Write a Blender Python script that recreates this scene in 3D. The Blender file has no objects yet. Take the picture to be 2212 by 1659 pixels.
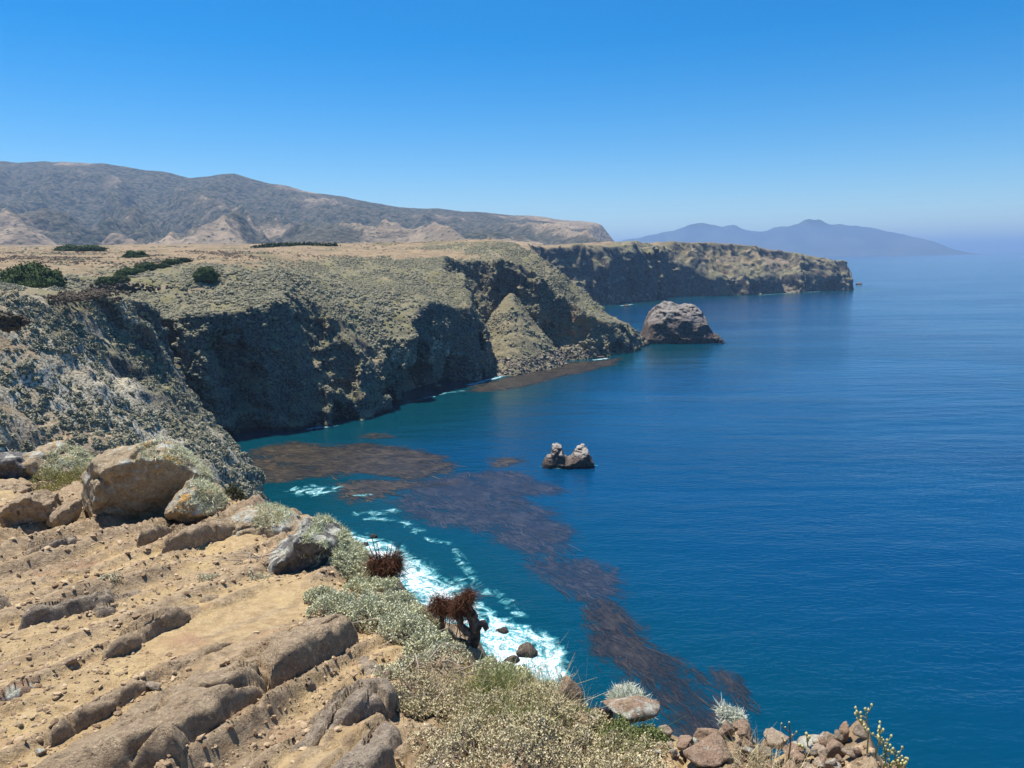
import bpy, math, time
import numpy as np
import openvdb as vdb
from mathutils import Matrix, Vector

T0 = time.time()
sc = bpy.context.scene
rng = np.random.default_rng(7)

# ------------------------------------------------------------------ camera
EYE = np.array([0.0, 0.0, 80.0])
FPX = 760.0
PITCH, ROLL = math.radians(9.56), math.radians(0.63)
FWD = np.array([0, math.cos(PITCH), -math.sin(PITCH)])
UP0 = np.array([0, math.sin(PITCH), math.cos(PITCH)])
XAX = np.array([1.0, 0, 0])
RGT = math.cos(ROLL) * XAX - math.sin(ROLL) * UP0
UPV = math.cos(ROLL) * UP0 + math.sin(ROLL) * XAX
cam = bpy.data.cameras.new('camera')
cam.sensor_width = 36.0
cam.lens = 36.0 * FPX / 1024.0
cam.clip_start = 0.05
cam.clip_end = 150000
cam_o = bpy.data.objects.new('camera', cam)
sc.collection.objects.link(cam_o)
m = Matrix(((RGT[0], UPV[0], -FWD[0], EYE[0]), (RGT[1], UPV[1], -FWD[1], EYE[1]),
            (RGT[2], UPV[2], -FWD[2], EYE[2]), (0, 0, 0, 1)))
cam_o.matrix_world = m
sc.camera = cam_o

# ------------------------------------------------------------------ light
SUN_EL, SUN_AZ = math.radians(71), math.radians(-52)     # azimuth from +Y towards +X
world = bpy.data.worlds.new('World')
sc.world = world
world.use_nodes = True
wn = world.node_tree
bg = wn.nodes['Background']
sky = wn.nodes.new('ShaderNodeTexSky')
sky.sky_type = 'NISHITA'
sky.sun_disc = False
sky.sun_elevation = SUN_EL
sky.sun_rotation = SUN_AZ
sky.altitude = 80
sky.air_density = 1.0
sky.dust_density = 0.0
sky.ozone_density = 6.0
hs = wn.nodes.new('ShaderNodeHueSaturation')
hs.inputs['Saturation'].default_value = 1.45
hs.inputs['Value'].default_value = 0.9
wn.links.new(sky.outputs[0], hs.inputs['Color'])
wn.links.new(hs.outputs[0], bg.inputs[0])
bg.inputs[1].default_value = 0.1
sun = bpy.data.lights.new('sun', 'SUN')
sun.energy = 5.0
sun.angle = math.radians(0.5)
sun.color = (1.0, 0.95, 0.87)
sun_o = bpy.data.objects.new('sun', sun)
sc.collection.objects.link(sun_o)
S = Vector((math.sin(SUN_AZ) * math.cos(SUN_EL), math.cos(SUN_AZ) * math.cos(SUN_EL), math.sin(SUN_EL)))
sun_o.rotation_euler = S.to_track_quat('Z', 'Y').to_euler()
vs_ = sc.view_settings
vs_.view_transform = 'Standard'
vs_.look = 'None'
vs_.gamma = 1.0
vs_.use_curve_mapping = False
vs_.exposure = 0.6
sc.cycles.use_denoising = True
sc.cycles.max_bounces = 6
sc.cycles.diffuse_bounces = 3
sc.cycles.glossy_bounces = 2
sc.cycles.transparent_max_bounces = 12
sc.cycles.volume_bounces = 0
sc.cycles.sample_clamp_indirect = 4

# ------------------------------------------------------------------ helpers
KD = 0.46293          # photo coordinates are noted on a 2212 px wide view


def ray(X, Y):
    return FWD * FPX + RGT * (X * KD - 512) + UPV * (384 - Y * KD)


def sea_pt(X, Y, z=0.0):
    d = ray(X, Y)
    return (EYE + d * ((z - EYE[2]) / d[2]))[:2]


def at(X, Y, y):
    d = ray(X, Y)
    return tuple(EYE + d * (y / d[1]))


def sstep(a, b, x):
    t = np.clip((x - a) / (b - a), 0, 1)
    return t * t * (3 - 2 * t)


_LAT = np.random.default_rng(3).random((64, 64, 64)).astype(np.float32) * 2 - 1
_LATF = _LAT.ravel()


def vnoise(x, y, z):
    """smooth value noise in [-1, 1]"""
    xi = np.floor(x); yi = np.floor(y); zi = np.floor(z)
    fx = (x - xi).astype(np.float32); fy = (y - yi).astype(np.float32); fz = (z - zi).astype(np.float32)
    xi = xi.astype(np.int64) & 63; yi = yi.astype(np.int64) & 63; zi = zi.astype(np.int64) & 63
    fx = fx * fx * (3 - 2 * fx); fy = fy * fy * (3 - 2 * fy); fz = fz * fz * (3 - 2 * fz)
    x1 = (xi + 1) & 63; y1 = (yi + 1) & 63; z1 = (zi + 1) & 63
    a = xi * 4096; b = x1 * 4096; c = yi * 64; d = y1 * 64
    L = _LATF
    v0 = (L[a + c + zi] * (1 - fx) + L[b + c + zi] * fx) * (1 - fy) + (L[a + d + zi] * (1 - fx) + L[b + d + zi] * fx) * fy
    v1 = (L[a + c + z1] * (1 - fx) + L[b + c + z1] * fx) * (1 - fy) + (L[a + d + z1] * (1 - fx) + L[b + d + z1] * fx) * fy
    return v0 * (1 - fz) + v1 * fz


def fbm(x, y, z, wl, octs=4, gain=0.5, off=0.0, ridged=False):
    s = 0; a = 1.0; tot = 0
    for k in range(octs):
        n = vnoise(x / wl + off + 17.3 * k, y / wl + 5.1 * k + off, z / wl + 9.7 * k)
        if ridged:
            n = 1 - 2 * np.abs(n) * 1.4
        s = s + a * n; tot += a
        wl *= 0.5; a *= gain
    return s / tot


def mesh_obj(name, verts, faces, mat=None, parent=None, smooth=True):
    me = bpy.data.meshes.new(name)
    verts = np.asarray(verts, np.float32)
    faces = np.asarray(faces, np.int32)
    k = faces.shape[1]
    me.vertices.add(len(verts)); me.vertices.foreach_set('co', verts.ravel())
    me.loops.add(faces.size); me.loops.foreach_set('vertex_index', faces.ravel())
    me.polygons.add(len(faces))
    me.polygons.foreach_set('loop_start', np.arange(0, faces.size, k, dtype=np.int32))
    me.polygons.foreach_set('loop_total', np.full(len(faces), k, np.int32))
    if smooth:
        me.polygons.foreach_set('use_smooth', np.ones(len(faces), bool))
    me.update(calc_edges=True)
    o = bpy.data.objects.new(name, me)
    sc.collection.objects.link(o)
    if mat:
        me.materials.append(mat)
    if parent:
        o.parent = parent
    return o


def attr(o, name, vals):
    vals = np.asarray(vals, np.float32)
    if vals.ndim == 1:
        a = o.data.attributes.new(name, 'FLOAT', 'POINT'); a.data.foreach_set('value', vals)
    else:
        a = o.data.attributes.new(name, 'FLOAT_COLOR', 'POINT')
        v4 = np.ones((len(vals), 4), np.float32); v4[:, :3] = vals
        a.data.foreach_set('color', v4.ravel())


def tag(o, label=None, cat=None, group=None, kind=None):
    if label: o['label'] = label
    if cat: o['category'] = cat
    if group: o['group'] = group
    if kind: o['kind'] = kind
    return o


def normals(o):
    n = np.empty(len(o.data.vertices) * 3, np.float32)
    o.data.vertex_normals.foreach_get('vector', n)
    return n.reshape(-1, 3)


def grid_faces(nx, ny):
    i = np.arange(nx - 1)[:, None] * ny + np.arange(ny - 1)[None, :]
    i = i.ravel()
    return np.stack([i, i + ny, i + ny + 1, i + 1], 1)


# --- node helper
class NT:
    def __init__(self, name):
        self.m = bpy.data.materials.new(name)
        self.m.use_nodes = True
        self.t = self.m.node_tree
        self.p = self.t.nodes['Principled BSDF']
        self.out = self.t.nodes['Material Output']
        self._pos = None

    def n(self, typ, **kw):
        nd = self.t.nodes.new('ShaderNode' + typ)
        for k, v in kw.items():
            if k.startswith('i_'):
                key = k[2:]
                key = int(key) if key.isdigit() else key
                self.set(nd.inputs[key], v)
            else:
                setattr(nd, k, v)
        return nd

    def set(self, sock, v):
        if hasattr(v, 'is_linked') or hasattr(v, 'links'):
            self.t.links.new(v, sock)
        else:
            if isinstance(v, (tuple, list)) and len(v) == 3 and sock.type == 'RGBA':
                v = (*v, 1)
            sock.default_value = v

    def pos(self):
        if self._pos is None:
            self._pos = self.n('NewGeometry').outputs['Position']
        return self._pos

    def noise(self, scale, detail=4, rough=0.55, vec=None, stretch=None, dist=0.0):
        v = vec or self.pos()
        if stretch:
            mp = self.n('Mapping'); self.set(mp.inputs[0], v); mp.inputs['Scale'].default_value = stretch
            v = mp.outputs[0]
        nd = self.n('TexNoise')
        self.set(nd.inputs['Vector'], v)
        nd.inputs['Scale'].default_value = scale
        nd.inputs['Detail'].default_value = detail
        nd.inputs['Roughness'].default_value = rough
        nd.inputs['Distortion'].default_value = dist
        return nd.outputs[0]

    def voro(self, scale, feature='F1', vec=None, out='Distance', rand=1.0):
        nd = self.n('TexVoronoi', feature=feature)
        self.set(nd.inputs['Vector'], vec or self.pos())
        nd.inputs['Scale'].default_value = scale
        nd.inputs['Randomness'].default_value = rand
        return nd.outputs[out]

    def ramp(self, f, a, b, smooth=True):
        nd = self.n('MapRange', interpolation_type='SMOOTHSTEP' if smooth else 'LINEAR')
        self.set(nd.inputs[0], f); nd.inputs[1].default_value = a; nd.inputs[2].default_value = b
        return nd.outputs[0]

    def math(self, op, a, b=0.0, clamp=False):
        nd = self.n('Math', operation=op, use_clamp=clamp)
        self.set(nd.inputs[0], a); self.set(nd.inputs[1], b)
        return nd.outputs[0]

    def mix(self, f, a, b):
        nd = self.n('Mix', data_type='RGBA')
        self.set(nd.inputs[0], f); self.set(nd.inputs[6], a); self.set(nd.inputs[7], b)
        return nd.outputs[2]

    def attr(self, name, col=False):
        nd = self.n('Attribute', attribute_name=name)
        return nd.outputs['Color' if col else 'Fac']

    def bump(self, h, dist=0.1, strength=1.0, normal=None):
        nd = self.n('Bump')
        nd.inputs['Strength'].default_value = strength
        nd.inputs['Distance'].default_value = dist
        self.set(nd.inputs['Height'], h)
        if normal: self.set(nd.inputs['Normal'], normal)
        return nd.outputs[0]

    def done(self, col, rough=0.9, normal=None, spec=0.3):
        self.set(self.p.inputs['Base Color'], col)
        self.set(self.p.inputs['Roughness'], rough)
        self.p.inputs['Specular IOR Level'].default_value = spec
        if normal: self.set(self.p.inputs['Normal'], normal)
        return self.m


# ------------------------------------------------------------------ the lie of the land
# coast: x, y, lower cliff angle, height of the lower cliff, slope angle above it
COAST = np.array([
    (700, -900, 45, 200, 45), (60, -300, 50, 200, 45), (45, -80, 50, 200, 45), (46, 10, 48, 200, 45), (38, 55, 45, 200, 45),
    (22, 80, 42, 200, 40), (2, 92, 40, 200, 40), (-18, 112, 42, 200, 40), (-38, 142, 55, 14, 42), (-50, 172, 66, 18, 46),
    (-64, 204, 72, 22, 49), (-78, 236, 75, 24, 54), (-94, 252, 72, 40, 60), (-125, 262, 75, 200, 70), (-160, 285, 78, 200, 70),
    (-168, 315, 78, 200, 70), (-145, 331, 78, 200, 70), (-121, 338, 80, 200, 70), (-98, 352, 74, 200, 70), (-82, 364, 58, 200, 58),
    (-70, 378, 57, 200, 56), (-63, 400, 70, 200, 60), (-61, 416, 82, 200, 70), (-54, 424, 84, 200, 70), (-41, 460, 84, 200, 70),
    (-29, 484, 84, 200, 70), (-19, 500, 80, 200, 70), (-15, 522, 76, 200, 70), (-15, 550, 70, 200, 70), (-4, 576, 66, 200, 66), (18, 590, 74, 200, 66),
    (42, 597, 76, 200, 66), (65, 587, 74, 200, 66), (84, 608, 70, 200, 66), (100, 626, 62, 200, 60), (113, 646, 58, 200, 50),
    (119, 664, 50, 20, 42), (112, 700, 42, 200, 42), (80, 800, 42, 200, 42), (50, 950, 45, 200, 45), (70, 1100, 50, 200, 45),
    (110, 1190, 60, 200, 45), (156, 1222, 72, 60, 45), (187, 1252, 78, 70, 45), (240, 1334, 78, 80, 45), (270, 1400, 80, 90, 45),
    (300, 1444, 78, 80, 45), (377, 1460, 74, 34, 44), (467, 1493, 72, 26, 42), (565, 1565, 70, 28, 44), (632, 1590, 68, 30, 46),
    (737, 1652, 68, 34, 50), (747, 1690, 60, 200, 50), (650, 1850, 50, 200, 45), (400, 2300, 45, 200, 45), (420, 3200, 50, 200, 45),
    (640, 3900, 60, 200, 45), (640, 4300, 50, 200, 45), (300, 4800, 45, 200, 45), (-9000, 6500, 45, 200, 45), (-9000, -900, 45, 200, 45)], float)

LANDPTS = np.array([
    (0, -60, 78), (0, 0, 75.5), (-12, 9, 74.5), (-60, 0, 79), (-60, 60, 77), (-100, 100, 75), (-110, 150, 71), (-113, 216, 71.5), (-150, 200, 72),
    (-150, 255, 70), (-187, 300, 73.6), (-250, 150, 77), (-300, 0, 83), (40, -80, 78), (0, 60, 76), (40, 40, 77), (-170, 320, 66),
    at(355, 675, 345), at(420, 655, 350), at(490, 650, 352), at(560, 640, 356), at(610, 612, 362), at(590, 575, 395),
    at(700, 640, 400), at(780, 700, 405), at(840, 745, 410), (-95, 382, 54), (-80, 390, 40),
    at(900, 700, 434), at(900, 640, 475), at(1000, 700, 450), at(1000, 640, 500), at(1000, 575, 560), at(1040, 560, 600),
    at(1140, 572, 612), at(800, 590, 500), at(700, 560, 520), at(950, 670, 450),
    (-150, 450, 79), (-200, 600, 86), (-60, 660, 84), at(1170, 545, 690), at(1230, 580, 685), at(1290, 640, 675), at(1340, 690, 662),
    at(1200, 640, 632), (100, 640, 22), (-594, 900, 98.7), (-405, 900, 96.6), (-205, 850, 96.3), (-600, 1200, 88), (-300, 1200, 88),
    (-100, 1100, 90), (52, 1000, 93), (-60, 850, 92), (-400, 700, 91), (-400, 500, 86), (-450, 300, 84), (-700, 500, 96),
    (192, 1350, 102), (291, 1430, 103), (411, 1530, 102), (550, 1630, 91), (665, 1650, 71), (600, 1800, 75), (400, 1800, 95),
    (150, 1700, 95), (0, 1500, 92), (-600, -300, 95), (-900, 900, 100), (300, -600, 70), (150, 1300, 100), (-700, 1800, 100), (800, 1500, 60)], float)


def _tps_fit(P):
    A = P[:, :2] / 300.0
    d2 = ((A[:, None] - A[None]) ** 2).sum(-1)
    K = 0.5 * d2 * np.log(d2 + 1e-12)
    n = len(P)
    M = np.zeros((n + 3, n + 3))
    M[:n, :n] = K + np.eye(n) * 2e-4
    M[:n, n] = 1; M[:n, n + 1:] = A
    M[n:, :n] = M[:n, n:].T
    w = np.linalg.solve(M, np.concatenate([P[:, 2], [0, 0, 0]]))
    return A, w


_TA, _TW = _tps_fit(LANDPTS)


def land_T(x, y):
    x = np.asarray(x, float) / 300.0; y = np.asarray(y, float) / 300.0
    r = _TW[-3] + _TW[-2] * x + _TW[-1] * y
    for (ax, ay), w in zip(_TA, _TW):
        d2 = (x - ax) ** 2 + (y - ay) ** 2 + 1e-12
        r = r + w * 0.5 * d2 * np.log(d2)
    return r


def coast_sd(x, y):
    """signed distance inland (+) and the cliff profile of the nearest stretch of coast"""
    x = np.asarray(x, np.float32); y = np.asarray(y, np.float32)
    best = np.full(x.shape, 1e12, np.float32)
    par = [np.zeros(x.shape, np.float32) for _ in range(3)]
    inside = np.zeros(x.shape, bool)
    n = len(COAST)
    for i in range(n):
        a = COAST[i]; b = COAST[(i + 1) % n]
        ex, ey = b[0] - a[0], b[1] - a[1]
        t = np.clip(((x - a[0]) * ex + (y - a[1]) * ey) / (ex * ex + ey * ey), 0, 1)
        d2 = (x - a[0] - t * ex) ** 2 + (y - a[1] - t * ey) ** 2
        mk = d2 < best
        best = np.where(mk, d2, best)
        for k in range(3):
            par[k] = np.where(mk, a[2 + k] * (1 - t) + b[2 + k] * t, par[k])
        c = ((a[1] > y) != (b[1] > y)) & (x < ex * (y - a[1]) / (ey if ey else 1e-9) + a[0])
        inside ^= c
    d = np.sqrt(best)
    return np.where(inside, d, -d), par


# scree fans and rubble aprons: apex x, y, z, slope, plan radius
FANS = [(0, 588, 50, 38, 90, 1.6), (-4, 525, 7, 28, 30, 1.0), (42, 602, 18, 44, 40, 1.0)]
# caves and overhung hollows: centre, radii
CAVES = [((-118, 338, 1), (30, 9, 7)), ((-129, 345, 30), (14, 9, 26)), ((-84, 366, 2), (9, 7, 8)), ((-69, 399, 3), (5, 14, 14)),
         ((-54, 444, 3), (11, 19, 19)), ((-40, 473, 3), (12, 16, 16)), ((-4, 600, 56), (15, 12, 18)), ((45, 596, 22), (24, 9, 14)),
         ((-158, 342, 28), (12, 10, 24)), ((90, 612, 8), (10, 8, 16)), ((215, 1310, 40), (20, 18, 40)), ((262, 1392, 40), (24, 14, 60)),
         ((-62, 404, 22), (6, 6, 10)), ((500, 1520, 10), (40, 12, 12)), ((600, 1580, 10), (30, 12, 10)), ((690, 1625, 8), (24, 12, 14)),
         ((640, 1620, 52), (16, 14, 10)), ((430, 1482, 46), (14, 14, 10)), ((-68, 212, 8), (8, 8, 10))]


def land_block(name, bx, by, bz, vx, mat, amp, seed):
    xs = np.arange(bx[0], bx[1] + vx, vx, dtype=np.float32)
    ys = np.arange(by[0], by[1] + vx, vx, dtype=np.float32)
    zs = np.arange(bz[0], bz[1] + vx, vx, dtype=np.float32)
    X, Y = np.meshgrid(xs, ys, indexing='ij')
    # evaluate the smooth fields on a coarser lattice where possible
    T = land_T(X, Y).astype(np.float32)
    d, (th, zc, ph) = coast_sd(X, Y)
    T = T + 2.2 * fbm(X, Y, 0 * X, 60, 3, off=3) * sstep(10, 60, d)
    gul = fbm(X + 9 * fbm(X, Y, 0 * X, 40, 2, off=33), Y, 0 * X, 62, 4, 0.5, off=seed + 20, ridged=True)
    T = T + (5.5 if vx < 2 else 8.0) * (gul - 0.55) * sstep(-10, 12, d) * (1 - sstep(45, 120, d))
    gx, gy = np.gradient(T, vx)
    gT = 1 / np.sqrt(1 + gx ** 2 + gy ** 2)
    but = fbm(X + 7 * fbm(X, Y, 0 * X, 25, 2, off=seed + 40), Y, 0 * X, 38 if vx < 2 else 80, 3, 0.55, off=seed, ridged=True)
    d = d + ((but - 0.3) * (9.0 if vx < 2 else 16.0) + fbm(X, Y, 0 * X, 90, 2, off=seed + 4) * 3.0) * amp * sstep(-30, 6, d) * (1 - sstep(60, 120, d))
    tn = 1 / np.tan(np.radians(th)); tp = 1 / np.tan(np.radians(ph))
    sn = np.sin(np.radians(th))
    Z = zs[None, None, :]
    fT = (Z - T[..., None]) * gT[..., None]
    inset = np.minimum(Z, zc[..., None]) * tn[..., None] + np.maximum(Z - zc[..., None], 0) * tp[..., None]
    fC = (inset - d[..., None]) * sn[..., None]
    del inset
    k = 2.5
    h = np.clip(0.5 + 0.5 * (fT - fC) / k, 0, 1)
    f = fC * (1 - h) + fT * h + k * h * (1 - h)
    del h
    fan = np.zeros(f.shape, bool)
    for (ax, ay, az, sl, rad, fsx) in FANS:
        if not (bx[0] - rad < ax < bx[1] + rad and by[0] - rad < ay < by[1] + rad): continue
        q = np.sqrt((fsx * (X - ax)) ** 2 + (Y - ay) ** 2)
        cone = (Z - (az + 5 * fbm(X, Y, 0 * X, 20, 4, 0.6, off=70) - (np.sqrt(q * q + 20) - 4.5) * math.tan(math.radians(sl)))[..., None]) * math.cos(math.radians(sl))
        fan |= cone < f + 0.5
        np.minimum(f, cone, out=f)
    for (cx, cy, cz), (rx, ry, rz) in CAVES:
        if not (bx[0] < cx < bx[1] and by[0] < cy < by[1]): continue
        ix = slice(max(0, int((cx - 1.8 * rx - bx[0]) / vx)), int((cx + 1.8 * rx - bx[0]) / vx) + 2)
        iy = slice(max(0, int((cy - 1.8 * ry - by[0]) / vx)), int((cy + 1.8 * ry - by[0]) / vx) + 2)
        q = np.sqrt(((X[ix, iy] - cx) / rx) ** 2 + ((Y[ix, iy] - cy) / ry) ** 2)[..., None]
        e = (np.sqrt(q * q + ((Z - cz) / rz) ** 2) - 1) * min(rx, ry, rz)
        f[ix, iy] = np.maximum(f[ix, iy], -e)
    band = np.abs(f) < 9
    idx = np.nonzero(band)
    px, py, pz = xs[idx[0]], ys[idx[1]], zs[idx[2]]
    df = (fT - fC)[idx]
    rock = (1 - sstep(-5, 6, df)) * np.where(fan[idx], 0.2, 1.0)     # 1 on the cliffs, 0 on the slopes
    del fT, fC
    wx_ = px + 6 * fbm(px, py, pz, 22, 2, off=seed + 8); wy_ = py + 6 * fbm(px, py, pz, 22, 2, off=seed + 12)
    n1 = fbm(wx_, wy_, pz * 0.45, 30, 3, off=seed, ridged=True)
    n2 = fbm(wx_, wy_, pz * 0.5, 12, 4, off=seed + 1, ridged=True)
    n3 = fbm(px, py, pz, 5, 4, 0.6, off=seed + 2)
    n4 = fbm(px, py, pz * 0.3, 34, 4, off=seed + 6, ridged=True)
    sw = (pz + 13 * n1 + 5 * n3 + 0.12 * px) / 12.0; saw = (sw - np.floor(sw)) - 0.5
    disp = rock * ((1.6 if vx < 1 else 3.2 if vx < 2 else 1.2) * saw + 4.8 * (n1 - 0.25) + 3.6 * (n2 - 0.25) + (4.6 if vx < 1 else 3.0) * n3) * amp + (1 - rock) * (0.9 * n3 + 2.6 * (n4 - 0.25) * sstep(2, 12, T[idx[0], idx[1]] * 0 + np.maximum(0, 1 - gT[idx[0], idx[1]]) * 60)) * min(1, vx)
    f[idx] -= disp
    f = np.clip(f, -3 * vx, 3 * vx).astype(np.float32)
    g = vdb.FloatGrid(3 * vx)
    g.copyFromArray(f)
    pts, quads = g.convertToQuads(0.0)
    del f
    P = pts.astype(np.float32) * vx + np.array([bx[0], by[0], bz[0]], np.float32)
    quads = quads.astype(np.int32)
    # drop the block's own sides and floor
    lo = np.array([bx[0], by[0], bz[0]]) + 0.6 * vx
    hi = np.array([xs[-1], ys[-1], zs[-1]]) - 0.6 * vx
    bad = (P[:, 0] < lo[0]) | (P[:, 1] < lo[1]) | (P[:, 2] < lo[2]) | (P[:, 0] > hi[0]) | (P[:, 1] > hi[1])
    quads = quads[~bad[quads].any(1)]
    used = np.zeros(len(P), bool); used[quads.ravel()] = True
    mp = np.cumsum(used) - 1
    P = P[used]; quads = mp[quads]
    o = mesh_obj(name, P, quads, mat)
    return o


def land_attrs(o, pale):
    P = np.empty(len(o.data.vertices) * 3, np.float32); o.data.vertices.foreach_get('co', P); P = P.reshape(-1, 3)
    N = normals(o)
    x, y, z = P.T
    d, _ = coast_sd(x, y)
    n8 = fbm(x, y, z, 9, 3, off=11); n40 = fbm(x, y, z, 45, 3, off=15); n3 = fbm(x, y, z, 3, 2, off=19)
    nz = N[:, 2]
    veg = sstep(0.36, 0.66, nz + 0.22 * n8 + 0.14 * n3)
    e = 3.0
    sl = np.hypot(land_T(x + e, y) - land_T(x - e, y), land_T(x, y + e) - land_T(x, y - e)) / (2 * e)
    grass = sstep(30, 75, d + 30 * n40) * (1 - sstep(0.10, 0.20, sl + 0.05 * n8)) * sstep(0.55, 0.8, nz)
    scree = np.zeros(len(x))
    for (ax, ay, az, sl_, rad, fsx) in FANS:
        cz = az + 5 * fbm(x, y, 0 * x, 20, 4, 0.6, off=70) - (np.sqrt((fsx * (x - ax)) ** 2 + (y - ay) ** 2 + 20) - 4.5) * math.tan(math.radians(sl_))
        scree = np.maximum(scree, sstep(-3.0, -1.0, cz - z) * sstep(3.5, 1.5, cz - z) * (z > 4))
    scree = scree * (1 - 0.75 * sstep(-0.05, 0.2, n8)) * (1 - 0.6 * sstep(0.0, 0.3, n3))
    attr(o, 'scree', scree)
    attr(o, 'veg', veg); attr(o, 'grass', grass)
    attr(o, 'pale', pale(x, y, z, n8, n40) * np.maximum(sstep(0.05, 0.45, nz + 0.2 * n3), 1.0 * (y > 300)) * np.ones(len(x)))  # pale tone fades on steep near-cliff faces, shade put into the colour
    attr(o, 'rust', sstep(-0.25, 0.15, n40 + 0.4 * n8) * np.exp(-((x - 52) / 26) ** 2 - ((y - 598) / 16) ** 2) * (1 - sstep(24, 36, z)) + 0.55 * sstep(0.25, 0.45, n40 + 0.3 * n8))
    return P, N, veg * (1 - scree), np.maximum(grass, scree), d


def mat_land(name, detail):
    t = NT(name)
    veg, grass, pale = t.attr('veg'), t.attr('grass'), t.attr('pale')
    a = t.noise(0.9 / detail, 5, 0.6); b = t.noise(0.12 / detail, 4, 0.6); c = t.noise(3.5 / detail, 3, 0.6)
    rock = t.mix(t.ramp(a, 0.32, 0.68), (0.028, 0.026, 0.024), (0.18, 0.155, 0.13))
    rock = t.mix(t.ramp(b, 0.52, 0.72), rock, (0.20, 0.145, 0.095))
    pm = t.ramp(t.math('ADD', t.math('MULTIPLY', a, 0.6), t.math('MULTIPLY', c, 0.4)), 0.42, 0.56)
    rock = t.mix(t.math('MULTIPLY', pale, pm), rock, (0.74, 0.67, 0.51))
    rock = t.mix(t.attr('rust'), rock, t.mix(t.ramp(a, 0.35, 0.65), (0.20, 0.115, 0.06), (0.38, 0.25, 0.14)))
    # weed-dark and bleached bands along the water
    zz = t.n('SeparateXYZ'); t.set(zz.inputs[0], t.pos())
    wet = t.ramp(t.math('ADD', zz.outputs[2], t.math('MULTIPLY', b, 3.0)), 4.2, 2.2)
    rock = t.mix(wet, rock, (0.035, 0.028, 0.022))
    gv = t.mix(t.ramp(a, 0.3, 0.7), (0.122, 0.114, 0.066), (0.29, 0.258, 0.168))
    gv = t.mix(t.ramp(b, 0.45, 0.65), gv, (0.22, 0.20, 0.09))
    gv = t.mix(t.ramp(c, 0.58, 0.75), gv, (0.28, 0.24, 0.17))
    gv = t.mix(t.ramp(t.noise(0.05, 4, 0.6), 0.54, 0.66), gv, (0.30, 0.235, 0.15))
    gr = t.mix(t.ramp(b, 0.35, 0.65), (0.32, 0.235, 0.14), (0.215, 0.155, 0.095))
    gr = t.mix(t.ramp(a, 0.5, 0.8), gr, (0.38, 0.295, 0.175))
    gr = t.mix(t.ramp(t.noise(0.022, 5, 0.62), 0.50, 0.64), gr, (0.17, 0.145, 0.078))
    col = t.mix(t.math('MULTIPLY', veg, t.math('SUBTRACT', 1.0, t.math('MULTIPLY', pale, 0.75))), rock, gv)
    col = t.mix(grass, col, gr)
    col = t.mix(t.attr('scree'), col, t.mix(t.ramp(a, 0.35, 0.65), (0.17, 0.15, 0.085), (0.30, 0.25, 0.155)))
    h = t.math('ADD', t.math('MULTIPLY', a, 0.9), t.math('MULTIPLY', c, 0.35))
    nm = t.bump(h, dist=0.9 * detail, strength=0.9)
    return t.done(col, 0.95, nm, 0.15)


M_H0 = mat_land('cliff_near', 0.5)
M_H1 = mat_land('cliff_mid', 1.0)
M_H3 = mat_land('cliff_far', 2.2)

LAND = {}
LAND['h0'] = land_block('near_headland', (-260, 70), (-40, 290), (-4, 86), 0.9, M_H0, 0.55, 2.0)
LAND['h1'] = land_block('middle_headland', (-480, 150), (288, 762), (-4, 98), 1.25, M_H1, 1.0, 5.0)
LAND['h3'] = land_block('far_headland', (-460, 800), (760, 1900), (-6, 112), 3.0, M_H3, 1.5, 9.0)
print('blocks', time.time() - T0)
LP = {}
LP['h0'] = land_attrs(LAND['h0'], lambda x, y, z, a, b: 0.95 * sstep(-0.45, 0.05, b + 0.3 * a))
LP['h1'] = land_attrs(LAND['h1'], lambda x, y, z, a, b: 0.9 * sstep(0.0, 0.3, a) * (z < 30) * sstep(385, 400, y) * (1 - sstep(470, 490, y)) + 0.05)
LP['h3'] = land_attrs(LAND['h3'], lambda x, y, z, a, b: 0.4 * sstep(0.25, 0.4, a) * (z < 14))
for k, o in LAND.items():
    tag(o, {'h0': 'pale lichen-covered sea cliff with scrub falling to the kelp bay', 'h1': 'steep scrubby headland with shaded cliffs and sea caves',
            'h3': 'long flat-topped headland ending in the open sea'}[k], kind='structure')
print('attrs', time.time() - T0)

# ------------------------------------------------------------------ far hills
RIDGE = [(-900, 340), (-400, 344), (0, 348), (60, 350), (140, 350), (230, 352), (290, 362), (370, 375), (410, 385), (450, 382), (482, 376), (505, 375), (560, 390), (640, 408),
         (760, 430), (850, 447), (1000, 455), (1100, 463), (1200, 472), (1290, 482), (1318, 490), (1330, 504), (1342, 522)]
RD = np.array([at(a, b, 4200 - 0.12 * max(a, 0)) for a, b in RIDGE])


def hills_rid(x, y):
    wx = x + 160 * fbm(x, y, 0 * x, 700, 2, off=8)
    return fbm(wx + 0.55 * (y - 3000), y * 0.33, 0 * x, 330, 5, 0.58, off=6, ridged=True)


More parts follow.
